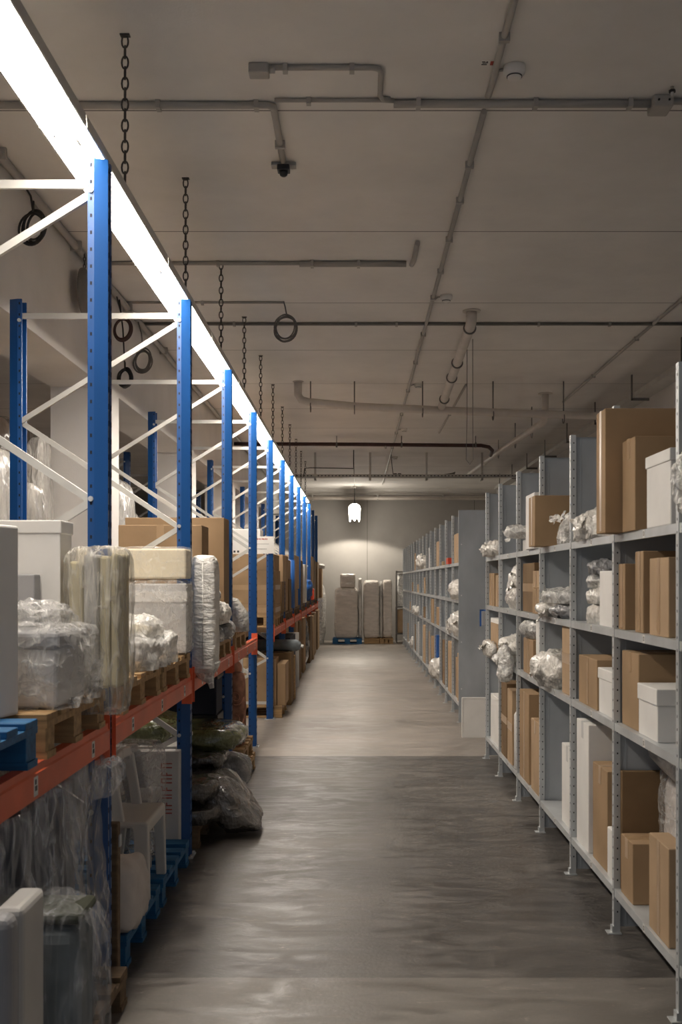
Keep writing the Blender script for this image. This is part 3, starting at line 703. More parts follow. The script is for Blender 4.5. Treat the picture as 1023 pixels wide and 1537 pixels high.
# on the floor
pallet(-.905, 3.37, 0, 'dark brown pallet on the floor in front of the white cushion', 'woodd', w=.80)
pallet(-.985, 4.52, 0, 'blue pallet on the floor beside the white cushion', 'bwood', w=.78)
pallet(-.985, 5.38, 0, 'blue pallet on the floor under the white chairs, farther one', 'bwood', w=.84)
pallet(-.98, 6.56, 0, 'dark pallet on the floor under the dark plastic bags', 'woodd', w=.84)
pallet(-.90, 7.55, 0, 'brown wooden pallet on the floor behind the dark bags', 'wood', w=.8)
pallet(-.90, 8.62, 0, 'brown wooden pallet on the floor, lower of the two stacked under the rug roll', 'wood', w=.8)
pallet(-.92, 8.62, .1445, 'brown wooden pallet stacked on another under the rug roll', 'wood', w=.8)
pallet(-.90, 12.84, 0, 'pale wooden pallet on the floor at the near end of the far rack', 'wood', w=.85)

# ------------------------------------------------------------------ boxes
def carton(y0, y1, x0, x1, z0, z1, label, mat='card', group=None, tape='x', side=-1, flaps=True, name='cardboard_box'):
    """closed cardboard box with its tape; tape: x over the top from side to side, y lengthwise, v down the aisle face"""
    t = thing(name, label, 'box', ((x0+x1)/2, (y0+y1)/2, z0), group)
    b = MB(); b.box(x0, x1, y0, y1, z0, z1, bev=.004)
    b.build('box_body', mat, t)
    g = .0012; w = .025; c = (y0+y1)/2
    xa = x0 if side < 0 else x1
    if tape:
        b = MB(); drop = min(.09, (z1-z0)*.35)
        if tape == 'x':
            b.box(x0, x1, c-w, c+w, z1, z1+g); b.box(*sorted((xa, xa+side*g)), c-w, c+w, z1-drop, z1+g)
        elif tape == 'y':
            cx = (x0+x1)/2; b.box(cx-w, cx+w, y0, y1, z1, z1+g); b.box(cx-w, cx+w, y0-g, y0, z1-drop, z1+g)
        elif tape == 'v':
            b.box(*sorted((xa, xa+side*g)), c-w*.8, c+w*.8, z0+.01, z1)
        elif tape == 'h':
            zc_ = z0+(z1-z0)*.5; b.box(x0, x1, y0-g, y0, zc_-.03, zc_+.03); b.box(*sorted((xa, xa+side*g)), y0, y1, zc_-.03, zc_+.03)
        b.build('packing_tape', 'tape' if mat.startswith('card') else 'grey', t)
    return t
def lidded(y0, y1, x0, x1, z0, z1, label, lid=.055, mat='white', group=None, name='carton'):
    t = thing(name, label, 'box', ((x0+x1)/2, (y0+y1)/2, z0), group)
    b = MB(); b.box(x0, x1, y0, y1, z0, z1-.004, bev=.004); b.build('box_body', mat, t)
    b = MB(); b.box(x0-.005, x1+.005, y0-.005, y1+.005, z1-lid, z1, bev=.004); b.build('lid', mat, t)
    return t
def plain(name, label, cat, y0, y1, x0, x1, z0, z1, mat, bev=.006, group=None):
    return tag(MB().box(x0, x1, y0, y1, z0, z1, bev=bev).build(name, mat), label, cat, group)
def flap(b, c, u, v, seed, n=10, amp=.03):
    """loose sheet of plastic growing out of c along u, across v"""
    c, u, v = Vector(c), Vector(u), Vector(v); w = u.cross(v).normalized(); g = []
    for i in range(n+1):
        row = []
        for j in range(n+1):
            a, t_ = i/n, j/n-.5; wid = .45 + .75*a
            p = c + u*a + v*t_*wid + w*(noise.noise(Vector((a*2.5+seed, t_*4, seed)))*amp + (.3-abs(noise.noise(Vector((a*1.2+seed, t_*7, 3.3)))))*amp*2.2*a)
            p += u*noise.noise(Vector((t_*5, seed, 1)))*.25*a
            row.append(b.bm.verts.new(p))
        g.append(row)
    for i in range(n):
        for j in range(n):
            f = b.face([g[i][j], g[i+1][j], g[i+1][j+1], g[i][j+1]])
            if f: f.smooth = True
def bag(name, label, cat, y0, y1, x0, x1, z0, z1, mat, e=2.6, amp=.03, freq=7, seed=0, cuts=14, group=None, flaps=0, **k):
    b = MB().lump(x0, x1, y0, y1, z0, z1, e, amp, freq, seed, cuts, **k)
    rnd = random.Random(seed+5); hx, hy, hz = (x1-x0)/2, (y1-y0)/2, (z1-z0)/2; mx, my, mz = (x0+x1)/2, (y0+y1)/2, (z0+z1)/2
    for q in range(flaps):
        s = -1 if x0 > 0 else 1
        c = Vector((mx+s*hx*.75, my+hy*rnd.uniform(-.7, .7), mz+hz*rnd.uniform(-.2, .7)))
        flap(b, c, (s*rnd.uniform(.03, .055), rnd.uniform(-.06, .06), rnd.uniform(-.06, .02)), (0, rnd.uniform(.14, .22), rnd.uniform(-.05, .05)), seed+q, 10, .02)
    return tag(b.build(name, mat), label, cat, group)

# ------------------------------------------------------------------ near rack, on the beams
o = plain('carton', 'big plain grey carton on the blue pallet at the left edge', 'box', -.40, .40, -.36, .36, PT, 1.845, 'white', .008)
o.rotation_euler.z = R(-13); o.location.x, o.location.y = -1.075-.36*math.cos(R(13))-.40*math.sin(R(13)), 3.36-.40*math.cos(R(13))+.36*math.sin(R(13))
lidded(3.99, 4.15, -1.95, -1.12, PT, 1.90, 'tall white lidded carton behind the grey carton, left of the first blue upright', .05)
plain('carton', 'small grey carton standing between the grey carton and the wrapped bin', 'box', 3.90, 3.975, -1.30, -1.19, PT, 1.695, 'plastic_g', .006)
t = thing('wrapped_bin', 'grey storage bin in a clear plastic bag on the nearest wooden pallet', 'bin', (-1.2, 3.65, PT))
b = MB(); b.box(-1.28, -.99, 3.48, 3.86, PT+.002, 1.485, bev=.02, seg=3); b.build('bin_body', 'grey', t, label='grey bin inside')
b = MB(); b.box(-1.29, -.98, 3.47, 3.87, 1.44, 1.50, bev=.015); b.build('lid', 'plastic_g', t)
b = MB(); b.lump(-1.31, -.925, 3.445, 3.89, PT+.001, 1.515, 7, .035, 6, 4, 18); b.lump(-1.27, -.99, 3.455, 3.86, 1.46, 1.585, 2.5, .045, 9, 5, 14); b.build('plastic_bag', 'film', t, label='clear crumpled plastic bag')
t = thing('wrapped_foam_slabs', 'yellowish upright foam slabs wrapped in clear plastic before the first blue upright', 'foam slabs', (-1.0, 4.06, 1.17))
for i, (xa, xb, ya, yb, zt) in enumerate(((-1.085, -1.03, 3.975, 4.20, 1.745), (-1.028, -.975, 3.97, 4.20, 1.77), (-.972, -.935, 3.99, 4.205, 1.765), (-.932, -.905, 4.0, 4.21, 1.775))):
    b = MB(); b.box(xa, xb, ya, yb, 1.262+.0*i, zt, bev=.012); b.build('foam_slab', 'foam_y' if i != 1 else 'grey', t)
b = MB(); b.lump(-1.10, -.885, 3.955, 4.215, 1.165, 1.80, 9, .022, 7, 12, 20, stretch=(1.5, 1.5, .4)); b.build('plastic_wrap', 'film_s', t, label='clear folded plastic sleeve')
t = thing('wrapped_carton', 'low carton in silvery clear film, under the cream foam block', 'carton', (-1.2, 6.1, PT))
b = MB(); b.box(-1.62, -.97, 6.02, 6.235, PT+.012, 1.655, bev=.006); b.build('box_body', 'grey', t)
b = MB(); b.box(-1.625, -.965, 6.015, 6.24, 1.55, 1.61); b.build('band', 'white', t)
b = MB(); b.lump(-1.63, -.958, 6.00, 6.25, PT+.004, 1.675, 14, .014, 11, 2, 22, stretch=(1, 1, 1.5)); b.build('plastic_wrap', 'film_t', t)
t = thing('foam_block', 'cream foam block wrapped in thin film lying on the silvery carton', 'foam block', (-1.2, 6.1, 1.68))
b = MB(); b.box(-1.60, -.972, 6.02, 6.215, 1.682, 1.855, bev=.012, seg=3); b.build('block', 'cream', t)
b = MB(); b.lump(-1.61, -.962, 6.008, 6.225, 1.68, 1.866, 14, .008, 9, 6, 16); b.build('plastic_wrap', film('thin_film', lo=.04, hi=.15, scale=8, strength=.2), t)
t = thing('wrapped_cushions', 'milky plastic bag of soft cushions slumped on the second pallet', 'bag', (-1.2, 5.3, PT))
b = MB(); b.lump(-1.48, -1.0, 4.98, 5.62, PT+.003, 1.37, 3.5, .03, 5, 21, 14); b.build('cushion', 'cloth', t)
b = MB(); b.lump(-1.42, -1.03, 5.05, 5.60, 1.365, 1.46, 2.6, .02, 5, 22, 12); b.build('cushion', 'cream', t)
b = MB(); b.lump(-1.52, -.945, 4.90, 5.70, PT+.002, 1.40, 5, .05, 6, 23, 20); b.lump(-1.46, -.99, 4.96, 5.66, 1.33, 1.49, 3, .04, 8, 24, 16); b.build('plastic_bag', 'film_m', t, label='milky creased bag')
t = thing('mattress_roll', 'tall white quilted mattress roll in plastic, its knotted end hanging below the beam', 'mattress', (-.93, 6.6, 1.03))
b = MB(); b.lump(-1.02, -.865, 6.46, 6.70, 1.10, 1.83, 6, .012, 9, 31, 20, flat=False, stretch=(1, 1, 1.8)); b.build('roll', 'bag_q', t)
b = MB(); b.smooth = True; b.tube([(-.945, 6.58, 1.16), (-.94, 6.58, 1.11), (-.925, 6.575, 1.07), (-.905, 6.57, 1.035), (-.898, 6.57, 1.00)], [.10, .085, .045, .02, .014], 16); b.build('knotted_end', 'film_m', t)
b = MB(); b.tube([(-1.022, 6.455, 1.41), (-.863, 6.455, 1.41)], .004, 6); b.tube([(-.94, 6.455, 1.78), (-.94, 6.455, 1.15)], .004, 6); b.build('seam', 'bag_q', t)
carton(7.18, 7.50, -1.62, -1.05, PT, 2.052, 'brown box behind the second blue upright, seen over the cream foam block', tape='y', side=1)
carton(7.98, 8.30, -1.75, -1.0, PT, 2.15, 'largest brown box of the near rack, between the second and third blue uprights', tape='y', side=1)
for i, (ya, yb, xa, xb, za, zb, mt, lb) in enumerate((
        (7.15, 7.60, -1.12, -.93, PT, 1.35, 'bag_g', 'dark silvery bag at the bottom of the pile right of the mattress roll'),
        (7.55, 7.95, -1.10, -.90, PT, 1.38, 'bag_g', 'grey rolled bag with a pinched end low in the pile right of the mattress roll'),
        (7.05, 7.80, -1.12, -.90, 1.37, 1.52, 'bag_w', 'pale plastic bag in the middle of the pile right of the mattress roll'),
        (7.0, 7.42, -1.10, -.94, 1.52, 1.615, 'bag_g', 'dark rolled bag with a round end, second from the top of the pile'),
        (6.95, 7.30, -1.12, -.95, 1.615, 1.70, 'bag_g', 'grey rolled bag on top of the pile right of the mattress roll'))):
    bag('plastic_bag', lb, 'bag', ya, yb, xa, xb, za, zb, mt, 2.6, .025, 9, 40+i, 14)
b = MB(); b.smooth = True; b.tube([(-1.5, 8.72, 1.46), (-1.12, 8.72, 1.47), (-1.02, 8.72, 1.45), (-.965, 8.72, 1.38), (-.955, 8.72, 1.25)], [.08, .085, .085, .08, .07], 16)
tag(b.build('foam_pillow', 'bag_w'), 'white rounded pillow bent over the blue crate at the third blue upright', 'pillow')
t = thing('crate', 'blue and grey plastic crates on the last pallet of the near rack', 'crate', (-1.2, 9.3, PT))
b = MB(); b.box(-1.6, -1.0, 8.86, 9.42, PT, PT+.012)
for (xa, xb, ya, yb) in ((-1.6, -1.58, 8.86, 9.42), (-1.02, -1.0, 8.86, 9.42), (-1.6, -1.0, 8.86, 8.88), (-1.6, -1.0, 9.40, 9.42)): b.box(xa, xb, ya, yb, PT+.012, 1.40)
for k in range(6): b.box(-1.0, -.993, 8.87+k*.105, 8.90+k*.105, PT+.01, 1.40)
b.box(-1.61, -.99, 8.85, 9.43, 1.385, 1.405); b.build('crate_body', 'bluep', t)
b = MB(); b.lump(-1.5, -1.04, 8.9, 9.38, PT+.02, 1.47, 3, .03, 8, 60, 12); b.build('contents', 'greycloth', t)
tag(MB().box(-1.04, -.985, 9.0, 9.06, 1.406, 1.50, bev=.01).build('bottle', M.setdefault('yellow', surf('yellow_plastic', (.55, .36, .05), .4))), 'small yellow container standing on the blue crate', 'container')

# ------------------------------------------------------------------ near rack, under the beams
t = thing('wrapped_mats', 'dark navy mats standing under the nearest beam behind a hanging plastic sheet', 'mats', (-1.5, 3.6, .148))
for xa, xb, zt in ((-1.9, -1.62, .93), (-1.60, -1.36, .90), (-1.34, -1.13, .86)):
    b = MB(); b.box(xa, xb, 3.42, 4.14, .148, zt, bev=.03, seg=3); b.build('mat', 'navy', t)
def drape(x, y0, y1, z0, z1, seed, amp=.05, nu=46, nv=26, tail=None):
    b = MB(); b.smooth = True; vs = []
    for i in range(nu+1):
        u = i/nu; row = []
        for j in range(nv+1):
            v = j/nv; y_ = y0+(y1-y0)*u; z = z1+(z0-z1)*v
            fold = noise.noise(Vector((u*7+seed, v*.9, seed)))*amp*(.35+v) + (.3-abs(noise.noise(Vector((u*9+seed, v*1.1, 4.2)))))*amp*1.6
            fold += noise.noise(Vector((u*5, v*6, seed+9)))*amp*.35
            row.append(b.bm.verts.new((x+fold+.03*v, y_ + noise.noise(Vector((u*4, v*3, seed+5)))*.06 + (v-.0)*.05*(u-.5), z)))
        vs.append(row)
    for i in range(nu):
        for j in range(nv): b.face([vs[i][j], vs[i+1][j], vs[i+1][j+1], vs[i][j+1]])
    return b
b = drape(-1.02, 2.9, 4.22, .28, .98, 2.0, .07)
o = b.build('plastic_sheet', 'film_v'); tag(o, 'clear plastic sheet hanging in folds under the nearest orange beam', 'plastic sheet')
sd = o.modifiers.new('thickness', 'SOLIDIFY'); sd.thickness = .0015
bag('plastic_bag', 'bunched corner of clear plastic sticking out in front of the first blue upright', 'plastic sheet', 3.86, 4.36, -1.0, -.935, .84, .965, 'film_v', 1.6, .035, 9, 71, 18, flat=False)
t = thing('wrapped_bundle', 'large dark bundle in clear plastic standing on the floor at the lower left', 'bundle', (-1.2, 3.3, 0))
b = MB(); b.box(-1.70, -.815, 3.08, 3.31, .03, .655, bev=.05, seg=3); b.build('bundle_body', 'greycloth', t)
b = MB(); b.box(-1.70, -.81, 3.09, 3.30, .656, .69, bev=.015, seg=2); b.build('cushion', surf('olive_fabric', (.05, .055, .035), .8), t, label='dark olive cushion on top')
b = MB(); b.lump(-1.75, -.77, 3.04, 3.35, 0, .71, 8, .025, 6, 80, 22, stretch=(1.6, 1.6, .5)); b.build('plastic_wrap', 'film_v', t, label='shiny clear plastic wrap')
t = thing('plastic_board', 'pale grey plastic panel with a rounded corner at the lower left corner', 'panel', (-1.1, 2.7, 0))
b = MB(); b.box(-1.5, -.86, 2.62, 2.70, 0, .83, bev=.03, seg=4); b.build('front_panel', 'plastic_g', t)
b = MB(); b.box(-.93, -.855, 2.70, 2.90, 0, .83, bev=.02, seg=3); b.build('side_panel', 'plastic', t)  # side paler than the front: fall of light put into the plastic colours
# wooden board, cushion
t = thing('wooden_board', 'brown wooden board standing on edge beside the first blue upright', 'board', (-1.03, 4.42, .145))
b = MB(); b.box(-1.06, -.99, 4.375, 4.43, .022, .66, bev=.006); b.build('plank', 'woodd', t)
b = MB(); b.box(-.99, -.982, 4.385, 4.42, .56, .61, bev=.003); b.build('latch', 'galv', t)
t = thing('cushion', 'off-white cushion in a cloth bag at the foot of the white chair', 'cushion', (-1.05, 4.75, .144))
b = MB(); b.lump(-1.16, -.945, 4.50, 4.92, .146, .425, 5, .018, 6, 90, 16, taper=.12); b.build('cover', 'cloth', t)
b = MB(); b.tube([(-1.13, 4.60, .42), (-1.06, 4.66, .428), (-1.0, 4.78, .415)], .006, 6); b.build('zip', 'black', t)
# white stacking chair (faces the aisle)
def chair(y0, y1, xb, xf, zb, label, mat='plastic', seat_h=.37, back_h=.66, wrap=False):
    t = thing('garden_chair', label, 'chair', ((xb+xf)/2, (y0+y1)/2, zb))
    zs = zb+seat_h
    b = MB(); b.box(xb, xf, y0, y1, zs-.03, zs, bev=.014, seg=3)
    b.box(xf-.022, xf, y0+.01, y1-.01, zs-.06, zs-.01, bev=.01, seg=2)
    o = b.build('seat', mat, t)
    for (xa, ya, dx, dy) in ((xf-.07, y0, .03, -.02), (xf-.055, y1-.055, .02, .02), (xb, y0, -.03, -.02), (xb, y1-.055, -.03, .02)):
        b = MB(); w = .07 if (ya == y0 and xa > xb) else .055
        top = [(xa, ya), (xa+w, ya), (xa+w, ya+.05), (xa, ya+.05)]; bot = [(xa+dx*.6, ya+dy), (xa+dx+w*.75, ya+dy), (xa+dx+w*.75, ya+dy+.035), (xa+dx*.6, ya+dy+.035)]
        A = [b.bm.verts.new((p[0], p[1], zs-.015)) for p in top]; Bq = [b.bm.verts.new((p[0], p[1], zb)) for p in bot]
        for i in range(4): b.face([A[i], A[(i+1) % 4], Bq[(i+1) % 4], Bq[i]])
        b.face(A); b.face(Bq[::-1])
        b.build('leg', mat, t, bevel=.006)
    b = MB(); zt = zb+back_h; lean = -.045; xc = xb+.10
    for ya in (y0+.012, y1-.05):
        b.bar((xc, ya+.019, zs-.02), (xc+lean, ya+.019, zt-.03), .05, .038, up=(0, 1, 0))
    pts = [(xc+lean, y0+.03, zt-.05), (xc+lean, y0+.05, zt-.015), (xc+lean, (y0+y1)/2, zt), (xc+lean, y1-.05, zt-.015), (xc+lean, y1-.03, zt-.05)]
    for p, q in zip(pts, pts[1:]): b.bar(p, q, .03, .05, up=(0, 0, 1))
    b.build('backrest', mat, t, bevel=.008)
    return t
chair(5.03, 5.50, -1.235, -.995, .145, 'white plastic chair on the blue pallet, its seat towards the aisle')
t2 = chair(5.60, 5.98, -1.30, -1.10, .145, 'second white chair in a clear plastic cover behind the first', 'plastic_g', .36, .60)
b = MB(); b.lump(-1.35, -1.075, 5.57, 6.03, .15, .78, 7, .012, 6, 95, 16); b.build('plastic_cover', 'film_t', t2)
t2 = chair(4.56, 4.94, -1.56, -1.32, .145, 'grey plastic chair deeper under the beam, behind the nearest white chair', 'plastic_g', .40, .62)
t = thing('carton', 'white carton printed with red letters, behind the second blue upright', 'box', (-1.25, 6.15, .0))
b = MB(); b.box(-1.70, -1.05, 6.24, 6.33, .0, .66, bev=.004); b.build('box_body', 'grey', t)
b = MB()
for k, hh in enumerate((.03, .026, .03, .03, .024, .03, .028)):     # worn upright lettering read sideways
    z = .56-k*.045
    b.box(-1.155, -1.09, 6.238, 6.24, z, z+.007); b.box(-1.155, -1.147, 6.238, 6.24, z, z+hh); 
    if k % 2: b.box(-1.125, -1.118, 6.238, 6.24, z, z+hh*.7)
    else: b.box(-1.155, -1.09, 6.238, 6.24, z+hh-.006, z+hh)
b.build('red_lettering', 'inkr', t)
for i, (ya, yb, xa, xb, za, zb, mt, lb, sh) in enumerate((
        (6.52, 7.30, -1.7, -.85, .145, .262, 'bag_d', 'dark plastic-wrapped cushion at the bottom of the low pile', None),
        (6.55, 7.25, -1.7, -.88, .265, .41, 'bag_d', 'dark plastic-wrapped cushion in the middle of the low pile', None),
        (6.72, 7.32, -.86, -.60, .04, .40, 'bag_d', 'shiny dark bag drooping off the pile into the aisle', (-.24, 0, 0)),
        (7.05, 7.55, -1.5, -.90, .41, .50, 'bag_d', 'flat dark bag lying on the pile under the olive bag', None),
        (7.35, 8.10, -1.6, -.78, .335, .46, 'bag_g', 'silvery wrinkled film bag on the pallet behind the dark cushions', None),
        (7.22, 7.95, -1.7, -.80, .50, .64, 'bag_o', 'olive cushion in shiny clear plastic on top of the low pile', None))):
    if i == 4: za, zb = .146, .40; ya, yb = 7.58, 7.96
    bag('plastic_bag', lb, 'bag', ya, yb, xa, xb, za, zb, mt, 4, .03, 6, 100+i, 18, shear=sh)
bag('plastic_bag', 'olive plastic bag lying above the white chair behind the beam', 'bag', 6.5, 7.1, -1.75, -1.12, .66, .80, 'bag_o', 4, .03, 6, 120, 16)
plain('board', 'pale board lying flat under the olive bags', 'board', 6.46, 7.1, -1.75, -1.1, .63, .655, 'white', .003)
for k, (xa, ya) in enumerate(((-1.7, 6.50), (-1.25, 6.50), (-1.7, 7.0), (-1.25, 7.0))): pass
t = thing('storage_box', 'dark navy storage box under the beam behind the second blue upright', 'box', (-1.4, 8.1, .15))
b = MB(); b.box(-1.85, -1.06, 8.0, 8.35, .65, .92, bev=.01); b.build('box_body', 'navy', t)
b = MB(); b.box(-1.86, -1.05, 7.99, 8.36, .92, .945, bev=.004); b.build('lid', 'black', t)
plain('storage_box', 'lower dark storage box under the navy one', 'box', 8.0, 8.36, -1.85, -1.05, .145, .648, 'black', .008)
plain('board', 'small pale wooden board sticking up behind the knotted end of the mattress roll', 'board', 8.05, 8.09, -1.25, -1.09, .946, 1.06, 'wood', .003)
t = thing('rug_roll', 'rust patterned rolled rug standing on stacked pallets under the beam end', 'rug', (-1.0, 8.9, .29))
b = MB(); b.smooth = True
b.lathe([(.10, 0), (.115, .06), (.118, .3), (.112, .55), (.10, .60), (.05, .625)], (-1.04, 8.85, .29), 22); b.build('roll', 'rug', t)
for (yy, zz) in ((8.745, .52), (8.74, .70)):
    b = MB()
    b.tube([(-1.0+.003*k*math.cos(k*.55), yy-.02*math.cos(k*.55)*.1, zz+.003*k*math.sin(k*.55)) for k in range(24)], .004, 5); b.build('spiral_print', 'peach', t)
b = MB(); b.lump(-1.16, -.95, 8.78, 9.0, .905, 1.02, 2.2, .03, 8, 130, 12, taper=.5); b.build('cloth_top', 'peach', t)
t = thing('radiator', 'white slatted panel standing near the last blue upright of the near rack', 'radiator', (-1.1, 9.9, .0))
b = MB(); b.box(-1.5, -1.06, 9.86, 9.90, .145, .98, bev=.006); b.build('back_panel', 'white', t)
b = MB()
for k in range(9): b.box(-1.49+k*.048, -1.465+k*.048, 9.835, 9.86, .16, .97, bev=.004, seg=1)
b.build('slats', 'white', t)
b = MB(); b.box(-1.5, -1.06, 9.84, 9.92, 0, .145); b.build('foot', 'woodd', t)
plain('carton', 'white carton on the pallet stack behind the rug roll', 'box', 9.2, 9.38, -1.6, -1.22, .289, .95, 'grey', .006)

# ------------------------------------------------------------------ far rack, on the beams
carton(12.9, 13.75, -1.95, -.985, PT, 1.86-.48+.0, 'low brown box on the first pallet of the far rack, behind its first upright', 'card', tape='h', side=1)
carton(12.92, 13.76, -1.93, -.99, 1.382, 1.80, 'brown box with a strip of tape, middle of the near stack on the far rack', 'card', tape='h', side=1)
carton(12.94, 13.70, -1.90, -1.0, 1.802, 2.0, 'brown box on top of the stack at the near end of the far rack', 'card', tape='y', side=1)
t = thing('carton', 'white carton with a dark printed line on the brown stack behind the third upright', 'box', (-1.3, 13.1, 2.0))
b = MB(); b.box(-1.62, -1.18, 12.98, 13.4, 2.002, 2.31, bev=.004); b.build('box_body', 'white', t)
b = MB()
for k in range(9):
    if k != 4: b.box(-1.60+k*.045, -1.575+k*.045, 12.978, 12.98, 2.02, 2.045)
b.build('printed_line', 'ink', t)
t = thing('notice', 'white notice sheet hung on the first upright of the far rack', 'notice', (-1.07, 12.64, 2.0))
b = MB(); b.box(-1.20, -.985, 12.655, 12.660, 2.0, 2.205, bev=.001, seg=1); b.build('sheet', 'paper', t)
b = MB()
for k, w in enumerate((.012, .014, .009, .016, .012, .014, .010)): b.box(-1.19+k*.019, -1.19+k*.019+w, 12.6535, 12.655, 2.165+.003*(k % 2), 2.182)
b.build('heading', 'inkr', t, label='faded red heading')
for zz, n in ((2.112, 11), (2.052, 9)):
    b = MB()
    for k in range(n): b.box(-1.19+k*.0135, -1.19+k*.0135+.009, 12.6535, 12.655, zz, zz+.006)
    b.build('small_print', 'cable_g', t)
FB = []
def far(y0, y1, x0, x1, z0, z1, label, mat, kind='carton', **k):
    if kind == 'carton': carton(y0, y1, x0, x1, z0, z1, label, mat, side=1, tape=k.get('tape', 'y'))
    else: plain(k.get('name', 'board'), label, k.get('cat', 'board'), y0, y1, x0, x1, z0, z1, mat, .006)
far(14.0, 14.55, -1.9, -.985, PT, 1.66, 'lower brown box behind the second upright of the far rack', 'card3')
far(14.0, 14.62, -1.85, -.97, 1.662, 2.02, 'upper pale brown box behind the first upright of the far rack', 'card2')
far(14.98, 15.5, -1.9, -1.0, PT, 2.03, 'tall brown box just past the second upright of the far rack', 'card')
far(15.56, 16.05, -1.9, -.985, PT, 1.70, 'brown box in the middle of the second bay of the far rack', 'card3')
far(15.56, 16.1, -1.9, -1.0, 1.702, 1.98, 'brown box stacked on another in the second bay of the far rack', 'card')
b = MB(); b.smooth = True; b.cyl((-1.04, 16.62, PT), (-1.04, 16.62, 2.0), .075, 16)
tag(b.build('roll', 'bluep'), 'upright blue roll among the brown boxes of the far rack', 'roll')
far(17.1, 17.9, -1.9, -.985, PT, 1.53, 'low brown box under a taller one in the third bay of the far rack', 'card')
far(17.2, 18.7, -1.9, -1.01, 1.532, 2.10, 'large brown box on the low one in the third bay of the far rack', 'card2')
far(19.3, 20.18, -1.9, -1.02, PT, 2.05, 'brown box left of the white panel on the far rack', 'card3')
t = thing('board', 'white upright panel leaning on the brown boxes of the far rack', 'panel', (-1.0, 20.9, PT))
b = MB(); b.box(-1.06, -.985, 20.25, 21.05, PT, 1.99, bev=.006); b.build('sheet', 'white', t)
b = MB(); b.box(-.985, -.98, 20.5, 20.6, PT+.08, 1.9); b.build('groove', 'grey', t)
bag('plastic_bag', 'dark blue bag squeezed past the white panel on the far rack', 'bag', 22.3, 23.1, -1.5, -.95, PT, 1.72, 'bluep', 3, .06, 5, 140, 12)
plain('crate', 'small red crate on the far rack near its end', 'crate', 23.32, 23.56, -1.3, -.93, PT, 1.50, 'red', .02)
far(23.6, 24.4, -1.9, -.98, PT, 2.22, 'tall pale brown box right of the red crate', 'card2')
far(24.5, 25.2, -1.9, -.97, PT, 2.16, 'dark brown tall box near the end of the far rack', 'card3')
far(25.5, 26.3, -1.9, -.93, PT, 2.13, 'brown box before the last upright of the far rack', 'card')
far(26.45, 27.2, -1.9, -.86, PT, 1.98, 'last brown box of the far rack, standing out into the aisle', 'card2')
bag('paper_bundle', 'pale bundle lying across the last brown boxes of the far rack', 'bundle', 26.5, 27.0, -1.2, -.80, 1.982, 2.10, 'bag_w', 3, .04, 6, 141, 10)

# far rack, on the floor
carton(12.88, 13.3, -1.75, -.975, .144, .72, 'brown box on the floor pallet behind the first upright of the far rack', 'card', tape='y', side=1)
carton(12.90, 13.55, -.965, -.865, .144, .655, 'narrow brown box on the edge of the floor pallet, standing out into the aisle', 'card', tape='v', side=1)
t = thing('cloth_roll', 'blue-grey rolled cloth lying on boxes low in the far rack', 'roll', (-1.0, 14.5, .70))
b = MB(); b.smooth = True; b.tube([(-1.5, 14.45, .79), (-1.1, 14.45, .79), (-.82, 14.45, .785), (-.76, 14.45, .78)], [.075, .08, .08, .05], 16); b.build('roll', 'greycloth', t)
b = MB(); b.tube([(-.76, 14.45, .78), (-.72, 14.45, .77)], .025, 10); b.build('knot', 'bag_w', t)
far(14.15, 14.75, -1.7, -.87, 0, .705, 'dark brown box under the rolled cloth', 'card3')
far(14.80, 15.0, -1.5, -.86, 0, .62, 'pale wooden panel right of the boxes under the rolled cloth', 'wood', 'plain')
far(15.2, 16.5, -1.6, -.95, 0, .85, 'dark navy box low in the far rack with a white edge', 'navy', 'plain', name='storage_box', cat='box')
plain('board', 'white board against the dark navy box low in the far rack', 'board', 16.55, 16.62, -1.5, -.9, 0, .86, 'white', .003)
far(17.0, 17.6, -1.8, -.97, 0, 1.0, 'tall brown box under the third beam of the far rack', 'card')
far(17.65, 18.3, -1.8, -.95, 0, .99, 'dark brown box beside the tall one under the far rack', 'card3')
far(19.1, 19.9, -1.8, -.95, 0, 1.0, 'brown box under the fourth beam of the far rack', 'card')
bag('rubbish_bag', 'dark rounded bag under the fourth beam of the far rack', 'bag', 20.0, 20.8, -1.7, -.93, 0, 1.02, 'bag_d', 4, .05, 4, 150, 12)
far(21.4, 22.2, -1.8, -.93, 0, .95, 'dark box under the fifth beam of the far rack', 'card3')
far(22.3, 22.7, -1.8, -.90, 0, .93, 'pale narrow box under the fifth beam of the far rack', 'card2')
far(23.6, 24.6, -1.8, -.93, 0, .95, 'brown box under the sixth beam of the far rack', 'card')
far(25.6, 26.8, -1.8, -.93, 0, .95, 'last brown box on the floor under the far rack', 'card2')
t = thing('hanging_film', 'clear plastic film hanging off the end of the far rack by the end wall', 'plastic sheet', (-.9, 27.9, .1))
b = MB(); b.lump(-1.1, -.82, 27.6, 28.3, .02, 1.6, 3, .06, 3, 151, 12, stretch=(1, 1, .4)); b.build('film', 'film_m', t)

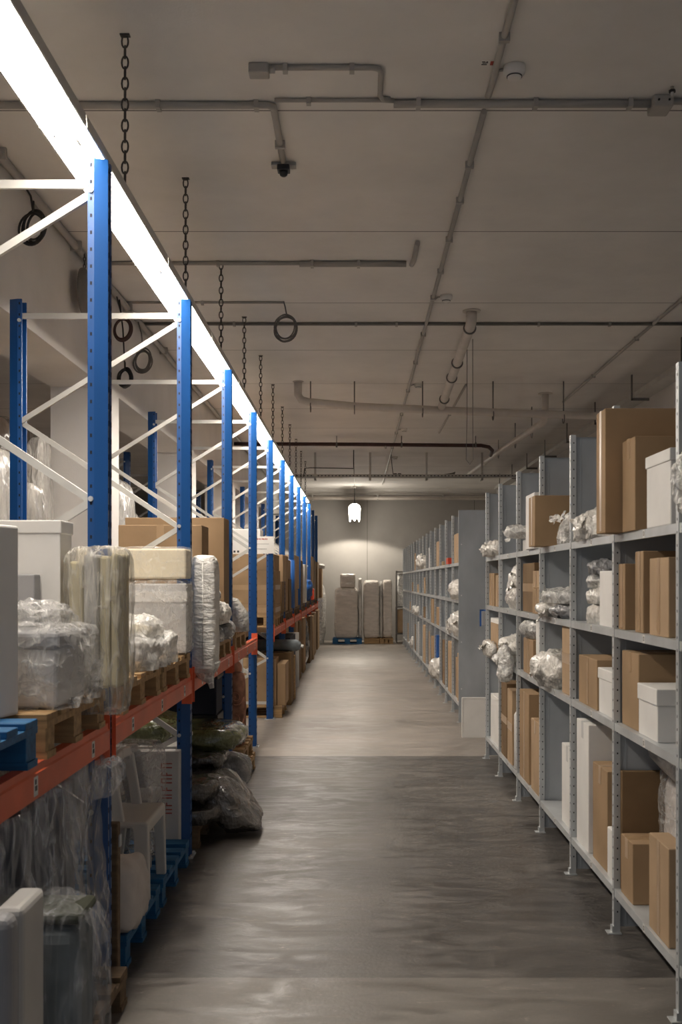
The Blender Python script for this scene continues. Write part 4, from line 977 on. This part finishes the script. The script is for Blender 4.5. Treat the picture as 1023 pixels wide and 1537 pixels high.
# ------------------------------------------------------------------ wrapped goods in the next aisle at left
bag('wrapped_pallet', 'tall pallet load in clear wrinkled film at the left edge behind the rear blue upright', 'pallet load', 7.2, 7.9, -3.2, -2.46, 0, 2.62, 'wrap_s', 12, .03, 5, 160, 18, stretch=(1, 1, .5))
bag('wrapped_pallet', 'dark brown pallet load in shiny film left of the first column', 'pallet load', 8.3, 9.1, -3.5, -2.74, 0, 3.0, 'wrap_b', 12, .03, 5, 161, 18, stretch=(1, 1, .4))
bag('wrapped_roll', 'tall silvery wrapped roll standing against the first column', 'roll', 8.55, 8.95, -2.72, -2.55, 0, 2.86, 'wrap_s', 5, .03, 5, 162, 20, stretch=(1, 1, .4))
bag('wrapped_pallet', 'pale shrink-wrapped load beside the dark one, behind the rear blue upright', 'pallet load', 7.95, 8.27, -2.85, -2.42, 0, 2.42, 'wrap_s', 10, .03, 5, 163, 18)
bag('wrapped_pallet', 'white wrapped load beyond the first column, right of the first blue upright', 'pallet load', 11.2, 12.1, -3.4, -2.50, 0, 2.80, 'wrap_s', 8, .05, 4, 164, 18, stretch=(1, 1, .6))
bag('wrapped_pallet', 'lower wrapped load farther behind the first column', 'pallet load', 12.4, 13.3, -3.6, -2.66, 0, 2.55, 'wrap_s', 8, .05, 4, 165, 18)

# ------------------------------------------------------------------ pallets of wrapped goods at the end wall
pallet(.16, 27.85, 0, 'blue pallet under wrapped goods at the end wall', 'bwood', w=.8, dpt=.78)
pallet(.62, 27.95, 0, 'pale wooden pallet at the end wall, left of two side by side', 'wood', w=.8, dpt=.40)
pallet(.99, 27.95, 0, 'pale wooden pallet at the end wall, right of two side by side', 'wood', w=.8, dpt=.36)
def wrapped(x0, x1, y0, y1, z0, z1, label, seed, mat='wrap_p', e=9):
    t = thing('wrapped_pallet', label, 'pallet load', ((x0+x1)/2, (y0+y1)/2, z0))
    b = MB(); b.lump(x0, x1, y0, y1, z0, z1, e, .018, 5, seed, 20, stretch=(1, 1, 2.2)); b.build('load', mat, t)
    return t
wrapped(-.57, .05, 27.9, 28.55, .145, 1.49, 'stout column of stretch-wrapped goods on the blue pallet', 170)
wrapped(-.42, -.02, 27.95, 28.45, 1.492, 1.86, 'small wrapped bundle on top of the stout column', 171)
wrapped(.062, .155, 28.0, 28.6, .145, 1.75, 'thin grey wrapped stack behind the stout column', 172, 'wrap_s', 8)
wrapped(.20, .62, 28.0, 28.6, .145, 1.69, 'tall wrapped column on the pale pallet right of the stout one', 173)
wrapped(.64, .70, 28.05, 28.6, .145, 1.66, 'dark narrow wrapped strip between the right-hand columns', 174, 'wrap_s', 8)
wrapped(.72, .96, 28.0, 28.6, .145, 1.70, 'slim wrapped column rightmost on the pale pallets', 175)
t = thing('trolley', 'wrapped goods on a frame trolley in the far right corner behind the shelving', 'trolley', (1.25, 28.7, 0))
b = MB()
for x in (1.10, 1.5):
    for yy in (28.45, 28.9): b.box(x-.015, x+.015, yy-.015, yy+.015, .0, 1.95)
for z in (.22, .95, 1.9): b.box(1.08, 1.52, 28.43, 28.92, z, z+.03)
b.build('frame', 'cable_g', t)
b = MB(); b.lump(1.11, 1.5, 28.47, 28.88, .255, .90, 8, .03, 5, 176, 12); b.build('lower_load', 'card2', t)
b = MB(); b.lump(1.13, 1.5, 28.47, 28.88, .985, 1.85, 6, .06, 5, 177, 12); b.build('upper_load', 'film_m', t)
# ================================================================== grey steel shelving
SX0, SX1, STOP = 1.22, 1.80, 2.50
LV = [.215, 1.0, 1.443, 1.89]
def shelf_post(t, x, y_, sgn):
    b = MB(); w = .036
    prof = [(x, y_-w/2), (x+sgn*.03, y_-w/2), (x+sgn*.03, y_-w/2+.003), (x+sgn*.003, y_-w/2+.003), (x+sgn*.003, y_+w/2), (x, y_+w/2)]
    b.prism(prof if sgn > 0 else prof[::-1], .005, STOP)
    z = .10
    while z < STOP-.03:
        b.box(*sorted((x-sgn*.0006, x+sgn*.001)), y_-.003, y_+.003, z, z+.010, 1)
        b.box(*sorted((x+sgn*.014, x+sgn*.020)), y_-w/2-.0006, y_-w/2+.001, z, z+.008, 1)
        z += .05
    o = b.build('upright_post', ['galv', 'dark_hole'], t)
    b = MB(); b.box(*sorted((x-sgn*.03, x+sgn*.035)), y_-.03, y_+.03, 0, .005); b.box(*sorted((x-sgn*.008, x)), y_-.02, y_+.02, .005, .035)
    b.build('foot_plate', 'galv', o)
def shelving(label, ys, tags=True, endp=False):
    t = thing('steel_shelving', label, 'shelving', (SX0, (ys[0]+ys[-1])/2, 0))
    for i, y_ in enumerate(ys):
        shelf_post(t, SX0, y_, 1); shelf_post(t, SX1, y_, -1)
        b = MB(); b.box(SX0+.031, SX1-.031, y_-.001, y_+.001, .03, STOP-.012)
        b.box(SX0+.031, SX1-.031, y_-.012, y_+.001, STOP-.014, STOP-.012)
        for xx in (SX0+.06, SX1-.06): b.box(xx, xx+.004, y_-.004, y_+.004, .03, STOP-.012)
        b.build('side_panel', 'panel', t)
    for a, c in zip(ys, ys[1:]):
        for z in LV:
            b = MB(); ya, yb = a+.02, c-.02
            b.box(SX0+.005, SX1-.005, ya, yb, z-.003, z)
            b.box(SX0+.002, SX0+.005, ya, yb, z-.038, z); b.box(SX0+.005, SX0+.02, ya, yb, z-.038, z-.035)
            b.box(SX1-.005, SX1-.002, ya, yb, z-.038, z)
            b.box(SX0+.30, SX0+.32, ya, yb, z-.03, z-.003)
            o = b.build('shelf', 'galv', t)
            if tags:
                c_ = MB(); ym = (ya+yb)/2-.03
                c_.box(SX0+.0008, SX0+.002, ym-.016, ym+.016, z-.037, z-.002)
                c_.box(SX0+.0004, SX0+.0008, ym-.008, ym-.004, z-.028, z-.010, 1); c_.box(SX0+.0004, SX0+.0008, ym+.004, ym+.008, z-.028, z-.010, 1)
                c_.box(SX0+.0004, SX0+.0008, ym-.008, ym+.008, z-.013, z-.010, 1); c_.box(SX0+.0004, SX0+.0008, ym-.008, ym+.008, z-.028, z-.025, 1)
                c_.build('shelf_label', ['paper', 'ink'], o)
    return t
shelving('near run of grey steel shelving along the right side of the aisle', [3, 4, 5, 6, 7, 8, 9, 9.9])
RUN2 = [12.42 + i for i in range(16)]
t_far = shelving('far run of grey steel shelving behind the plain end panel', RUN2, tags=False)

A = SX0+.02
L0, L1, L2, L3 = [z+.0005 for z in LV]
# bay at the right edge
bag('plastic_bag', 'bulging clear plastic bag cut by the right edge, on the top shelf', 'bag', 3.62, 3.97, 1.165, 1.6, L3, 2.17, 'film_m', 3, .04, 8, 200, 18)
t = thing('framed_panel', 'white panel with a black edge standing at the right edge on the third shelf', 'panel', (1.3, 3.86, L1))
b = MB(); b.box(1.215, 1.75, 3.86, 3.885, L1+.05, L1+.40, bev=.003); b.build('sheet', 'white', t)
b = MB(); b.box(1.205, 1.76, 3.855, 3.89, L1+.40, L1+.415); b.box(1.205, 1.76, 3.855, 3.89, L1, L1+.05); b.box(1.203, 1.215, 3.855, 3.89, L1, L1+.415); b.build('black_edge', 'black', t)
# first full bay (between the posts at 4 m and 5 m)
carton(4.80, 4.975, 1.135, 1.62, L3, 2.458, 'tallest brown box, on the top shelf of the nearest bay, overhanging the edge', 'card', tape='v')
carton(4.57, 4.785, 1.21, 1.62, L3, 2.30, 'medium brown box between the tallest one and the white carton', 'card', tape='x')
lidded(4.10, 4.44, 1.225, 1.62, L3, 2.19, 'white carton with a lid on the top shelf beside the nearest post', .05)
carton(4.86, 4.975, A, 1.62, L2, 1.75, 'short brown box at the far end of the nearest bay, second shelf from the top', 'card', tape='v')
carton(4.55, 4.68, A, 1.64, L2, 1.80, 'tall narrow brown box in the middle of the nearest bay, second shelf from the top', 'card', tape='v')
carton(4.18, 4.45, A, 1.62, L2, 1.765, 'pale brown box next to the nearest post, second shelf from the top', 'card2', tape='v')
carton(4.66, 4.95, 1.25, 1.72, L1, 1.345, 'brown box behind the white lidded carton on the third shelf of the nearest bay', 'card', tape='x')
lidded(4.35, 4.64, 1.245, 1.58, L1, 1.222, 'white lidded carton on the third shelf of the nearest bay', .07)
carton(4.95, 4.984, 1.25, 1.56, L0, .775, 'flat brown box standing against the side panel, bottom shelf of the nearest bay', 'card3', tape=None)
carton(4.72, 4.93, 1.24, 1.40, L0, .49, 'small brown box in front of the white roll on the bottom shelf, nearest bay', 'card', tape='x')
carton(4.16, 4.44, A-.005, 1.32, L0, .61, 'brown box beside the nearest post on the bottom shelf', 'card2', tape='v')
t = thing('wrapped_roll', 'white cloth roll in a clear bag behind the brown boxes on the bottom shelf', 'roll', (1.6, 4.7, L0))
b = MB(); b.lump(1.42, 1.77, 4.30, 4.93, L0, .80, 6, .02, 5, 201, 16); b.build('roll', 'cloth', t)
b = MB(); b.smooth = True; b.tube([(1.41, 4.93, .875), (1.41, 4.7, .85), (1.41, 4.35, .825)], [.045, .05, .05], 12); b.build('folded_edge', 'bag_w', t)
b = MB(); b.lump(1.405, 1.785, 4.28, 4.94, L0, .86, 8, .02, 7, 202, 18); b.build('plastic_bag', 'film', t)
# second bay (5-6)
bag('plastic_bag', 'milky pinched plastic bag behind the tallest brown box on the top shelf', 'bag', 5.35, 5.95, 1.165, 1.45, L3, 2.05, 'bag_w', 2.2, .05, 8, 203, 16, taper=.35, flaps=2)
for i, (za, zb) in enumerate(((0, .105), (.105, .19), (.19, .26), (.26, .33))):
    bag('rolled_bag', 'rolled plastic bag in the pile on the second shelf, %s' % ('lowest', 'second from below', 'third from below', 'topmost')[i], 'bag', 5.42, 5.75, A, 1.5,
        L2+za, L2+zb, ('bag_w', 'bag_w', 'film_m', 'bag_g')[i], 2.6, .03, 12, 204+i, 14, group='rolled bags in a pile')
carton(5.10, 5.36, A, 1.5, L2, 1.72, 'white box next to the pile of rolled bags on the second shelf', 'white', tape=None, name='carton')
carton(5.42, 5.86, A, 1.60, L1, 1.262, 'low brown box behind the white lidded carton in the second bay', 'card', tape='v')
lidded(5.10, 5.40, A+.005, 1.50, L1, 1.228, 'white lidded carton in front of the low brown box, second bay', .055)
carton(5.62, 5.92, A, 1.62, L0, .90, 'tall white carton on the bottom shelf, far end of the second bay', 'white', tape='x', name='carton')
carton(5.24, 5.56, A+.01, 1.70, L0, .72, 'brown box in the middle of the bottom shelf, second bay', 'card', tape='x')
plain('carton', 'slim white carton against the post on the bottom shelf, second bay', 'box', 5.05, 5.20, A, 1.40, L0, .46, 'white', .006)
# third bay (6-7)
carton(6.66, 6.89, 1.13, 1.60, L3, 2.212, 'brown box overhanging the top shelf of the third bay', 'card', tape='v')
bag('plastic_bag', 'clear pinched plastic bag right of the overhanging brown box', 'bag', 6.20, 6.60, 1.20, 1.55, L3, 2.13, 'film_m', 2.4, .05, 8, 210, 14, taper=.6, flaps=2)
bag('rolled_bag', 'clear plastic bag of rolls lying on the second shelf of the third bay, upper one', 'bag', 6.22, 6.92, 1.19, 1.6, L2+.09, L2+.18, 'film_m', 3, .03, 9, 211, 16, flaps=2)
bag('rolled_bag', 'grey roll under the clear bag on the second shelf of the third bay', 'bag', 6.20, 6.55, 1.18, 1.6, L2, L2+.09, 'bag_g', 2.5, .02, 9, 212, 14)
bag('rolled_bag', 'white bag beside the grey roll on the second shelf of the third bay', 'bag', 6.56, 6.96, 1.16, 1.6, L2, L2+.10, 'bag_w', 2.5, .03, 9, 213, 14, flaps=2)
bag('plastic_bag', 'white round plastic bag bulging off the third shelf, third bay', 'bag', 6.42, 6.96, 1.13, 1.5, L1, 1.225, 'bag_w', 2.3, .05, 7, 214, 16, flaps=2)
carton(6.08, 6.34, A, 1.5, L1, 1.425, 'pale flat box standing beside the white round bag on the third shelf', 'card2', tape='h')
carton(6.08, 6.40, A+.01, 1.62, L0, .69, 'white carton alone on the bottom shelf of the third bay', 'white', tape='x', name='carton')
# fourth bay (7-8)
t = thing('carton', 'white carton behind the overhanging brown box on the top shelf', 'box', (1.4, 7.2, L3))
b = MB(); b.box(1.20, 1.6, 7.10, 7.45, L3, 2.27, bev=.006); b.build('box_body', 'white', t)
bag('plastic_bag', 'crumpled clear plastic sticking out from the top shelf, fourth bay', 'bag', 7.50, 7.92, 1.10, 1.45, L3+.09, 2.07, 'film_m', 2.2, .05, 8, 220, 14, flat=False, flaps=2)
plain('carton', 'low white box under the crumpled plastic on the top shelf, fourth bay', 'box', 7.5, 7.9, 1.25, 1.6, L3, L3+.085, 'white')
carton(7.45, 7.95, A+.02, 1.6, L2, 1.80, 'dark brown box on the second shelf of the fourth bay', 'card3', tape='h')
carton(7.10, 7.40, A, 1.45, L2, 1.62, 'small brown box, lower of two on the second shelf of the fourth bay', 'card', tape='v')
carton(7.14, 7.38, A, 1.45, 1.6225, 1.74, 'small brown box, upper of two on the second shelf of the fourth bay', 'card2', tape='v')
t = thing('wrapped_roll', 'round wrapped roll on the brown box, third shelf of the fourth bay', 'roll', (1.3, 7.5, 1.253))
b = MB(); b.lump(1.19, 1.6, 7.34, 7.84, 1.253, 1.40, 2.2, .025, 9, 221, 14); b.build('roll', 'film_m', t)
carton(7.38, 7.80, A, 1.60, L1, 1.252, 'brown box under the round roll on the third shelf, fourth bay', 'card', tape='v')
plain('carton', 'thin white box standing on end on the third shelf, fourth bay', 'box', 7.12, 7.26, A, 1.55, L1, 1.40, 'white')
carton(7.50, 7.92, A-.01, 1.62, L0, .86, 'tall brown box on the bottom shelf of the fourth bay', 'card', tape='v')
carton(7.08, 7.40, A-.01, 1.60, L0, .71, 'shorter brown box next to the tall one, bottom shelf of the fourth bay', 'card2', tape='x')
# fifth bay (8-9)
bag('plastic_bag', 'tall white bag leaning on the second shelf of the fifth bay', 'bag', 8.15, 8.88, 1.21, 1.55, L2, 1.80, 'bag_w', 3, .04, 7, 230, 14, taper=.3, flaps=2)
carton(8.06, 8.14, A, 1.5, L2, 1.66, 'narrow brown box beside the tall white bag', 'card2', tape=None)
bag('plastic_bag', 'white plastic bag on the third shelf of the fifth bay', 'bag', 8.3, 8.8, 1.17, 1.5, L1, 1.23, 'bag_w', 2.3, .05, 8, 231, 14, flaps=2)
bag('plastic_bag', 'clear plastic bag hanging over the lip of the third shelf, fifth bay', 'bag', 8.08, 8.45, 1.12, 1.215, .88, 1.16, 'film_m', 2.4, .04, 8, 232, 12, flat=False, flaps=2)
carton(8.60, 8.92, A-.01, 1.62, L0, .83, 'brown box at the far end of the bottom shelf, fifth bay', 'card3', tape='h')
carton(8.30, 8.56, A-.01, 1.62, L0, .80, 'brown box with a dark strip in the middle of the bottom shelf, fifth bay', 'card2', tape='h')
b = MB(); b.smooth = True; b.lathe([(.03, 0), (.04, .01), (.04, .42), (.03, .44)], (1.262, 8.14, L0), 14)
tag(b.build('tube', 'white'), 'white tube standing on the bottom shelf of the fifth bay', 'tube')
# last short bay
bag('plastic_bag', 'white crumpled bag hanging off the top shelf at the far end of the near run', 'bag', 9.15, 9.85, 1.14, 1.55, L3, 2.02, 'bag_w', 2.4, .05, 8, 240, 14, flaps=2)
carton(9.10, 9.36, A, 1.6, L2, 1.72, 'brown box nearest in the last bay, second shelf', 'card2', tape='v')
carton(9.45, 9.80, A, 1.6, L2, 1.74, 'brown box behind another in the last bay, second shelf', 'card', tape='v')
t = thing('carton', 'white open-fronted box in the last bay, third shelf', 'box', (1.4, 9.5, L1))
b = MB(); b.box(1.25, 1.6, 9.2, 9.78, L1, 1.33, bev=.006); b.build('box_body', 'white', t)
b = MB(); b.box(1.246, 1.25, 9.24, 9.74, L1+.05, 1.29); b.build('front', 'card2', t)
bag('plastic_bag', 'white bag in front of the open-fronted box, last bay', 'bag', 9.18, 9.76, 1.16, 1.243, L1, 1.13, 'bag_w', 2.6, .03, 8, 241, 12, flaps=2)
carton(9.12, 9.70, A, 1.62, L0, .64, 'white carton on the bottom shelf of the last bay', 'white', tape=None, name='carton')
t = thing('crate_holder', 'blue hook frame sticking out at the end of the near shelving run', 'frame', (1.2, 10.0, 1.28))
b = MB(); b.box(1.17, 1.185, 9.96, 9.975, 1.24, 1.40); b.box(1.17, 1.62, 9.96, 9.975, 1.385, 1.40); b.box(1.21, 1.225, 9.918, 9.96, 1.385, 1.40); b.box(1.60, 1.615, 9.90, 9.96, 1.385, 1.40); b.build('hook', 'bluep', t)
b = MB(); b.box(1.19, 1.60, 9.94, 9.957, 1.25, 1.38, bev=.004); b.build('plate', 'plastic_g', t)
t = thing('framed_panel', 'white framed panel standing on the floor before the far shelving', 'panel', (1.35, 11.25, 0))
b = MB(); b.box(1.14, 1.66, 11.22, 11.25, .012, .415, bev=.003); b.build('sheet', 'white', t)
b = MB(); b.box(1.128, 1.14, 11.215, 11.255, 0, .425); b.box(1.66, 1.672, 11.215, 11.255, 0, .425); b.box(1.14, 1.66, 11.215, 11.255, .415, .427); b.box(1.14, 1.66, 11.215, 11.255, 0, .012); b.build('white_edge', 'white', t)
b = MB(); b.box(1.3, 1.5, 11.25, 11.4, 0, .02); b.build('stand_foot', 'white', t)
# end panel of the far run
b = MB(); b.box(SX0-.012, SX1+.02, 12.388, 12.394, .01, STOP+.005); b.box(SX0-.012, SX0-.008, 12.388, 12.42, .01, STOP+.005); b.box(SX0-.012, SX1+.02, 12.388, 12.41, STOP-.002, STOP+.005)
for z in (.4, .95, 1.5, 2.1): b.cyl((SX0+.02, 12.388, z), (SX0+.02, 12.384, z), .008, 8, 1)
b.build('end_panel', ['panel', 'bolt'], t_far, label='plain grey sheet-steel end panel')

# ------------------------------------------------------------------ far run, box by box: bay, span in the bay, depth from the edge, shelf, height, look
SH = ['bottom shelf', 'third shelf from the top', 'second shelf from the top', 'top shelf']
def bay_name(j): return 'nearest bay' if j == 0 else '%s bay' % ORD[j]
def far2(j, a, c, x, w, lv, h, what, mat, kind='box'):
    lab = '%s on the %s, %s of the far shelving' % (what, SH[lv], bay_name(j))
    y0, y1, z = RUN2[j]+a, RUN2[j]+c, LV[lv]+.0005
    if kind == 'box': carton(y0, y1, x, x+w, z, z+h, lab, mat, tape='v')
    elif kind == 'plain': plain('carton', lab, 'box', y0, y1, x, x+w, z, z+h, mat, .006)
    else: bag('plastic_bag', lab, 'bag', y0, y1, x, x+w, z, z+h, mat, 2.6, .05, 8, int(j*17+lv*3+a*10), 12, flaps=2)
B2 = SX0+.015
far2(0, .10, .85, B2, .4, 3, .36, 'large brown box', 'card2')
far2(1, .25, .50, 1.19, .2, 3, .08, 'small orange-red box', 'red', 'plain')
far2(2, .55, .75, B2, .2, 3, .06, 'low reddish box', 'card2', 'plain')
far2(3, .15, .62, B2-.01, .35, 3, .37, 'tall pale box', 'card2')
far2(5, .3, .5, B2, .3, 3, .34, 'narrow white box', 'grey', 'plain')
far2(6, .5, .95, 1.17, .4, 3, .24, 'white crumpled bag', 'bag_w', 'bag')
far2(7, .2, .92, 1.15, .4, 3, .30, 'big white crumpled bag', 'bag_w', 'bag')
far2(9, .1, .8, B2, .4, 3, .36, 'brown box', 'card')
far2(0, .12, .8, 1.14, .42, 2, .24, 'bulging pale bag', 'bag_w', 'bag')
far2(3, .3, .7, B2+.1, .35, 2, .22, 'dark box', 'card3', 'plain')
far2(5, .3, .8, B2+.05, .35, 2, .26, 'brown box', 'card3', 'plain')
far2(6, .45, .75, B2, .3, 2, .29, 'narrow pale box', 'card2', 'plain')
far2(8, .3, .8, B2, .35, 2, .16, 'low reddish box', 'card2', 'plain')
far2(10, .3, .8, B2, .35, 2, .20, 'brown box', 'card', 'plain')
far2(0, .10, .72, 1.15, .42, 1, .30, 'crumpled pale bag', 'bag_w', 'bag')
far2(1, .1, .3, 1.19, .1, 1, .18, 'small pale bag', 'bag_w', 'bag')
far2(3, .2, .75, B2, .35, 1, .27, 'brown box', 'card', 'plain')
far2(4, .12, .70, B2-.015, .4, 1, .38, 'tall brown box', 'card')
far2(6, .3, .9, B2, .35, 1, .20, 'dark box', 'card3', 'plain')
far2(8, .1, .85, 1.15, .35, 1, .16, 'low white bag', 'bag_w', 'bag')
far2(9, .2, .8, 1.18, .35, 1, .17, 'white bag', 'bag_w', 'bag')
far2(11, .2, .8, B2, .35, 1, .20, 'pale box', 'card2', 'plain')
far2(0, .08, .40, B2, .4, 0, .58, 'pale brown box', 'card2')
far2(0, .45, .85, B2+.02, .4, 0, .50, 'brown box behind the pale one', 'card')
far2(1, .15, .60, B2-.01, .4, 0, .66, 'tall pale brown box', 'card2')
far2(2, .12, .65, B2, .4, 0, .62, 'dark brown box', 'card3')
far2(3, .08, .60, 1.10, .45, 0, .30, 'white bag drooping over the edge', 'bag_w', 'bag')
far2(3, .65, .90, B2, .3, 0, .62, 'blue box', 'bluep', 'plain')
far2(4, .10, .80, B2-.01, .4, 0, .56, 'brown box', 'card')
far2(5, .08, .45, B2, .4, 0, .60, 'pale brown box', 'card2')
far2(6, .12, .72, B2-.02, .4, 0, .66, 'brown box', 'card2')
far2(8, .15, .70, B2, .4, 0, .64, 'white box', 'grey', 'plain')
far2(9, .2, .7, B2, .4, 0, .55, 'dark box', 'card3', 'plain')
far2(10, .2, .8, 1.18, .35, 0, .25, 'white bag', 'bag_w', 'bag')
far2(12, .2, .8, B2, .35, 0, .45, 'pale box', 'card2', 'plain')
